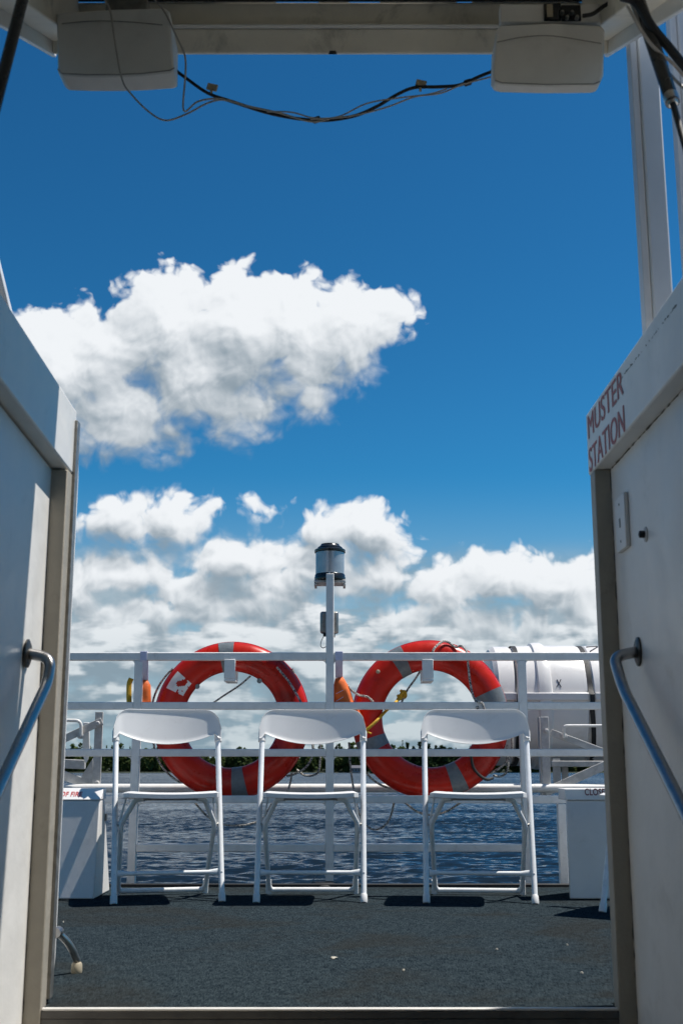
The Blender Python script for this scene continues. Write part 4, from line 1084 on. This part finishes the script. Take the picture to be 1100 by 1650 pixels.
# ------------------------------------------------------------------ folding chairs
def folding_chair(label):
    t = thing('folding_chair', label, 'chair', (0, 0, 0), 0, 'white folding chairs on the carpet')
    W = .215                                   # tube centres
    lean = .335
    HT = .775
    def tubepos(s, z): return Vector((s * (W + .006 * z), lean * z / HT, z))
    m = MB()
    for s in (-1, 1):
        pts = [tubepos(s, .012), tubepos(s, .25), tubepos(s, .5), tubepos(s, .665)]
        MB().tube(pts, .0115, 14).build('front_leg', M['tubing'], t)
        MB().lathe(tubepos(s, 0) , (0, lean, HT), [(.0135, 0.0), (.0150, .006), (.0140, .032), (.0118, .036)], 14).build('foot_cap', M['plastic'], t)
    # backrest: a bowed shell over the tubes, upper corners rounded
    nu, nv = 36, 14; z0, z1 = .628, HT + .004
    def back(u, v, off):
        x = u * .232
        e = abs(u)
        kk = min(1, max(0, (e - .70) / .30)); top = z1 - .082 * (1 - math.sqrt(max(0, 1 - kk ** 2.2)))
        bot = z0 + .046 * min(1, e / .90) ** 2.0 - .022 * max(0, min(1, (e - .90) / .05))
        z = bot + (top - bot) * v
        y = lean * .685 / HT + .23 * (z - .685) + .038 * (1 - min(1, (u / .93) ** 2)) - .006 - .012 * max(0, (e - .86) / .14)
        roll = -.007 * (max(0, v - .86) / .14) ** 2 - .006 * (max(0, .10 - v) / .10) ** 2
        return Vector((x, y + off + roll, z))
    m = MB(); nw = nu + 1
    for off in (-.0135, .0085):
        for j in range(nv + 1):
            for i in range(nu + 1): m.v.append(back(-1 + 2 * i / nu, j / nv, off))
    S_ = nw * (nv + 1)
    for j in range(nv):
        for i in range(nu):
            a = j * nw + i; m.f.append((a, a + 1, a + nw + 1, a + nw)); m.f.append((S_ + a, S_ + a + nw, S_ + a + nw + 1, S_ + a + 1))
    for i in range(nu):
        m.f.append((i, S_ + i, S_ + i + 1, i + 1)); a = nv * nw + i; m.f.append((a, a + 1, S_ + a + 1, S_ + a))
    for j in range(nv):
        a = j * nw; m.f.append((a, a + nw, S_ + a + nw, S_ + a)); a = j * nw + nu; m.f.append((a, S_ + a, S_ + a + nw, a + nw))
    bk = m.build('backrest', M['plastic'], t, bevel=.005, smooth=60, segs=3)
    # thick end sleeves where the tubes enter, with their two screws
    for s in (-1, 1):
        pts = [tubepos(s, z) + Vector((s * .001, 0, 0)) for z in (.640, .66, .680, .692)]
        MB().tube(pts, .0165, 14, rfun=lambda u: .0158 if u < .7 else .0110).build('sleeve', M['plastic'], bk)
        for dz in (0, .014):
            q = tubepos(s, .668 + dz) + Vector((-.003 * s, -.0165, 0)); MB().lathe(q, (0, -1, .2), [(.0042, 0), (.0042, .0022)], 8).build('screw', M['dull'], bk)
    for s in (-1, 1):
        MB().lathe(back(s * .53, 1.0, -.009) + Vector((0, 0, -.001)), (0, 0, 1), [(.002, 0), (.002, .0025)], 8).build('pin', M['dull'], bk)
    # seat: shallow dished pan between the tubes
    n = 22; ys = (-.075, .325); m = MB()
    def seat(u, v, low):
        x = u * .196; y = ys[0] + (ys[1] - ys[0]) * v
        cx = 1 - .10 * (abs(2 * v - 1) ** 6)
        dish = -.010 * (1 - u * u) * (1 - (2 * v - 1) ** 4 * .4)
        z = .440 - .014 * v + dish + .012 * abs(u) ** 6 * 0
        edge = max(abs(u), abs(2 * v - 1)); z -= .010 * max(0, (edge - .86) / .14) ** 2
        if low: z -= .022 * (1 - .25 * edge)
        return Vector((x * cx, y, z))
    nn_ = n + 1
    for low in (0, 1):
        for j in range(nn_):
            for i in range(nn_): m.v.append(seat(-1 + 2 * i / n, j / n, low))
    S_ = nn_ * nn_
    for j in range(n):
        for i in range(n):
            a = j * nn_ + i; m.f.append((a, a + 1, a + nn_ + 1, a + nn_)); m.f.append((S_ + a, S_ + a + nn_, S_ + a + nn_ + 1, S_ + a + 1))
        for a, b in ((j, j + 1), (n * nn_ + j + 1, n * nn_ + j), ((j + 1) * nn_, j * nn_), (j * nn_ + n, (j + 1) * nn_ + n)):
            m.f.append((a, b, S_ + b, S_ + a))
    st = m.build('seat', M['plastic'], t, smooth=50)
    MB().box(-.11, .11, .02, .20, .398, .4035).build('underside_rib', M['dull'], st)
    # U-shaped rear legs, hinged to the tubes below the seat
    RY = .335
    pts = [(-.105, .03, .405), (-.140, .045, .402), (-.190, .115, .305), (-.192, .125, .285), (-.184, RY - .012, .035), (-.174, RY - .002, .018), (-.150, RY, .018), (0, RY, .018), (.150, RY, .018), (.174, RY - .002, .018), (.184, RY - .012, .035), (.192, .125, .285), (.190, .115, .305), (.140, .045, .402), (.105, .03, .405)]
    MB().tube(fillet(pts, .025, 4), .0105, 12).build('rear_leg_frame', M['tubing'], t)
    for s in (-1, 1):
        MB().tube([(s * .186, RY - .012, .06), (s * .186, RY + .006, .004)], .0125, 12).build('foot_cap', M['tubing'], t)
        a = tubepos(s, .300); MB().tube([a + Vector((-s * .001, 0, 0)), Vector((s * .191, .118, .297))], .006, 10).build('pivot', M['dull'], t)
        # slim link from seat edge to the pivot
        MB().tube([Vector((s * .178, .075, .407)), Vector((s * .200, .122, .302))], .0045, 8).build('link', M['tubing'], t)
    # front cross bar, flattened at both ends
    z = .112; a, b = tubepos(-1, z), tubepos(1, z)
    m = MB(); ns = 20; prof_ = []
    for i in range(ns + 1):
        u = -1 + 2 * i / ns; fl = max(0, (abs(u) - .80) / .20); w_, h2 = .0090 - .006 * fl, .0085 + .0060 * fl
        for q in range(12):
            an = q * math.pi / 6; m.v.append(Vector((u * (W - .012), a.y + .004 + math.cos(an) * w_, z + math.sin(an) * h2)))
    for i in range(ns):
        for q in range(12): m.f.append((i * 12 + q, i * 12 + (q + 1) % 12, (i + 1) * 12 + (q + 1) % 12, (i + 1) * 12 + q))
    m.f += [tuple(range(12)), tuple(range(ns * 12, ns * 12 + 12))]
    m.build('cross_bar', M['tubing'], t)
    for s in (-1, 1):
        MB().lathe(tubepos(s, z) + Vector((0, -.0105, 0)), (0, -1, 0), [(.005, 0), (.004, .003)], 10).build('rivet', M['tubing'], t)
    return t
YCH = 4.965
ch = folding_chair('middle white folding chair, standing squarely in front of the mast post')
ch.location = (at(499.5, 1453, YCH).x, YCH, 0)
copy_tree(ch, (at(271, 1453, YCH - .02).x, YCH - .01, 0), math.radians(13), 'left white folding chair, turned slightly inward in front of the stickered life ring')
copy_tree(ch, (at(773.5, 1455, YCH - .02).x, YCH - .03, 0), math.radians(-5), 'right white folding chair, in front of the right life ring')
p = onz(970, 1470, 0); rr_ = math.radians(-34)
copy_tree(ch, (p.x + .215 * math.cos(rr_), p.y + .215 * math.sin(rr_), 0), rr_, 'white folding chair mostly hidden by the right door frame')
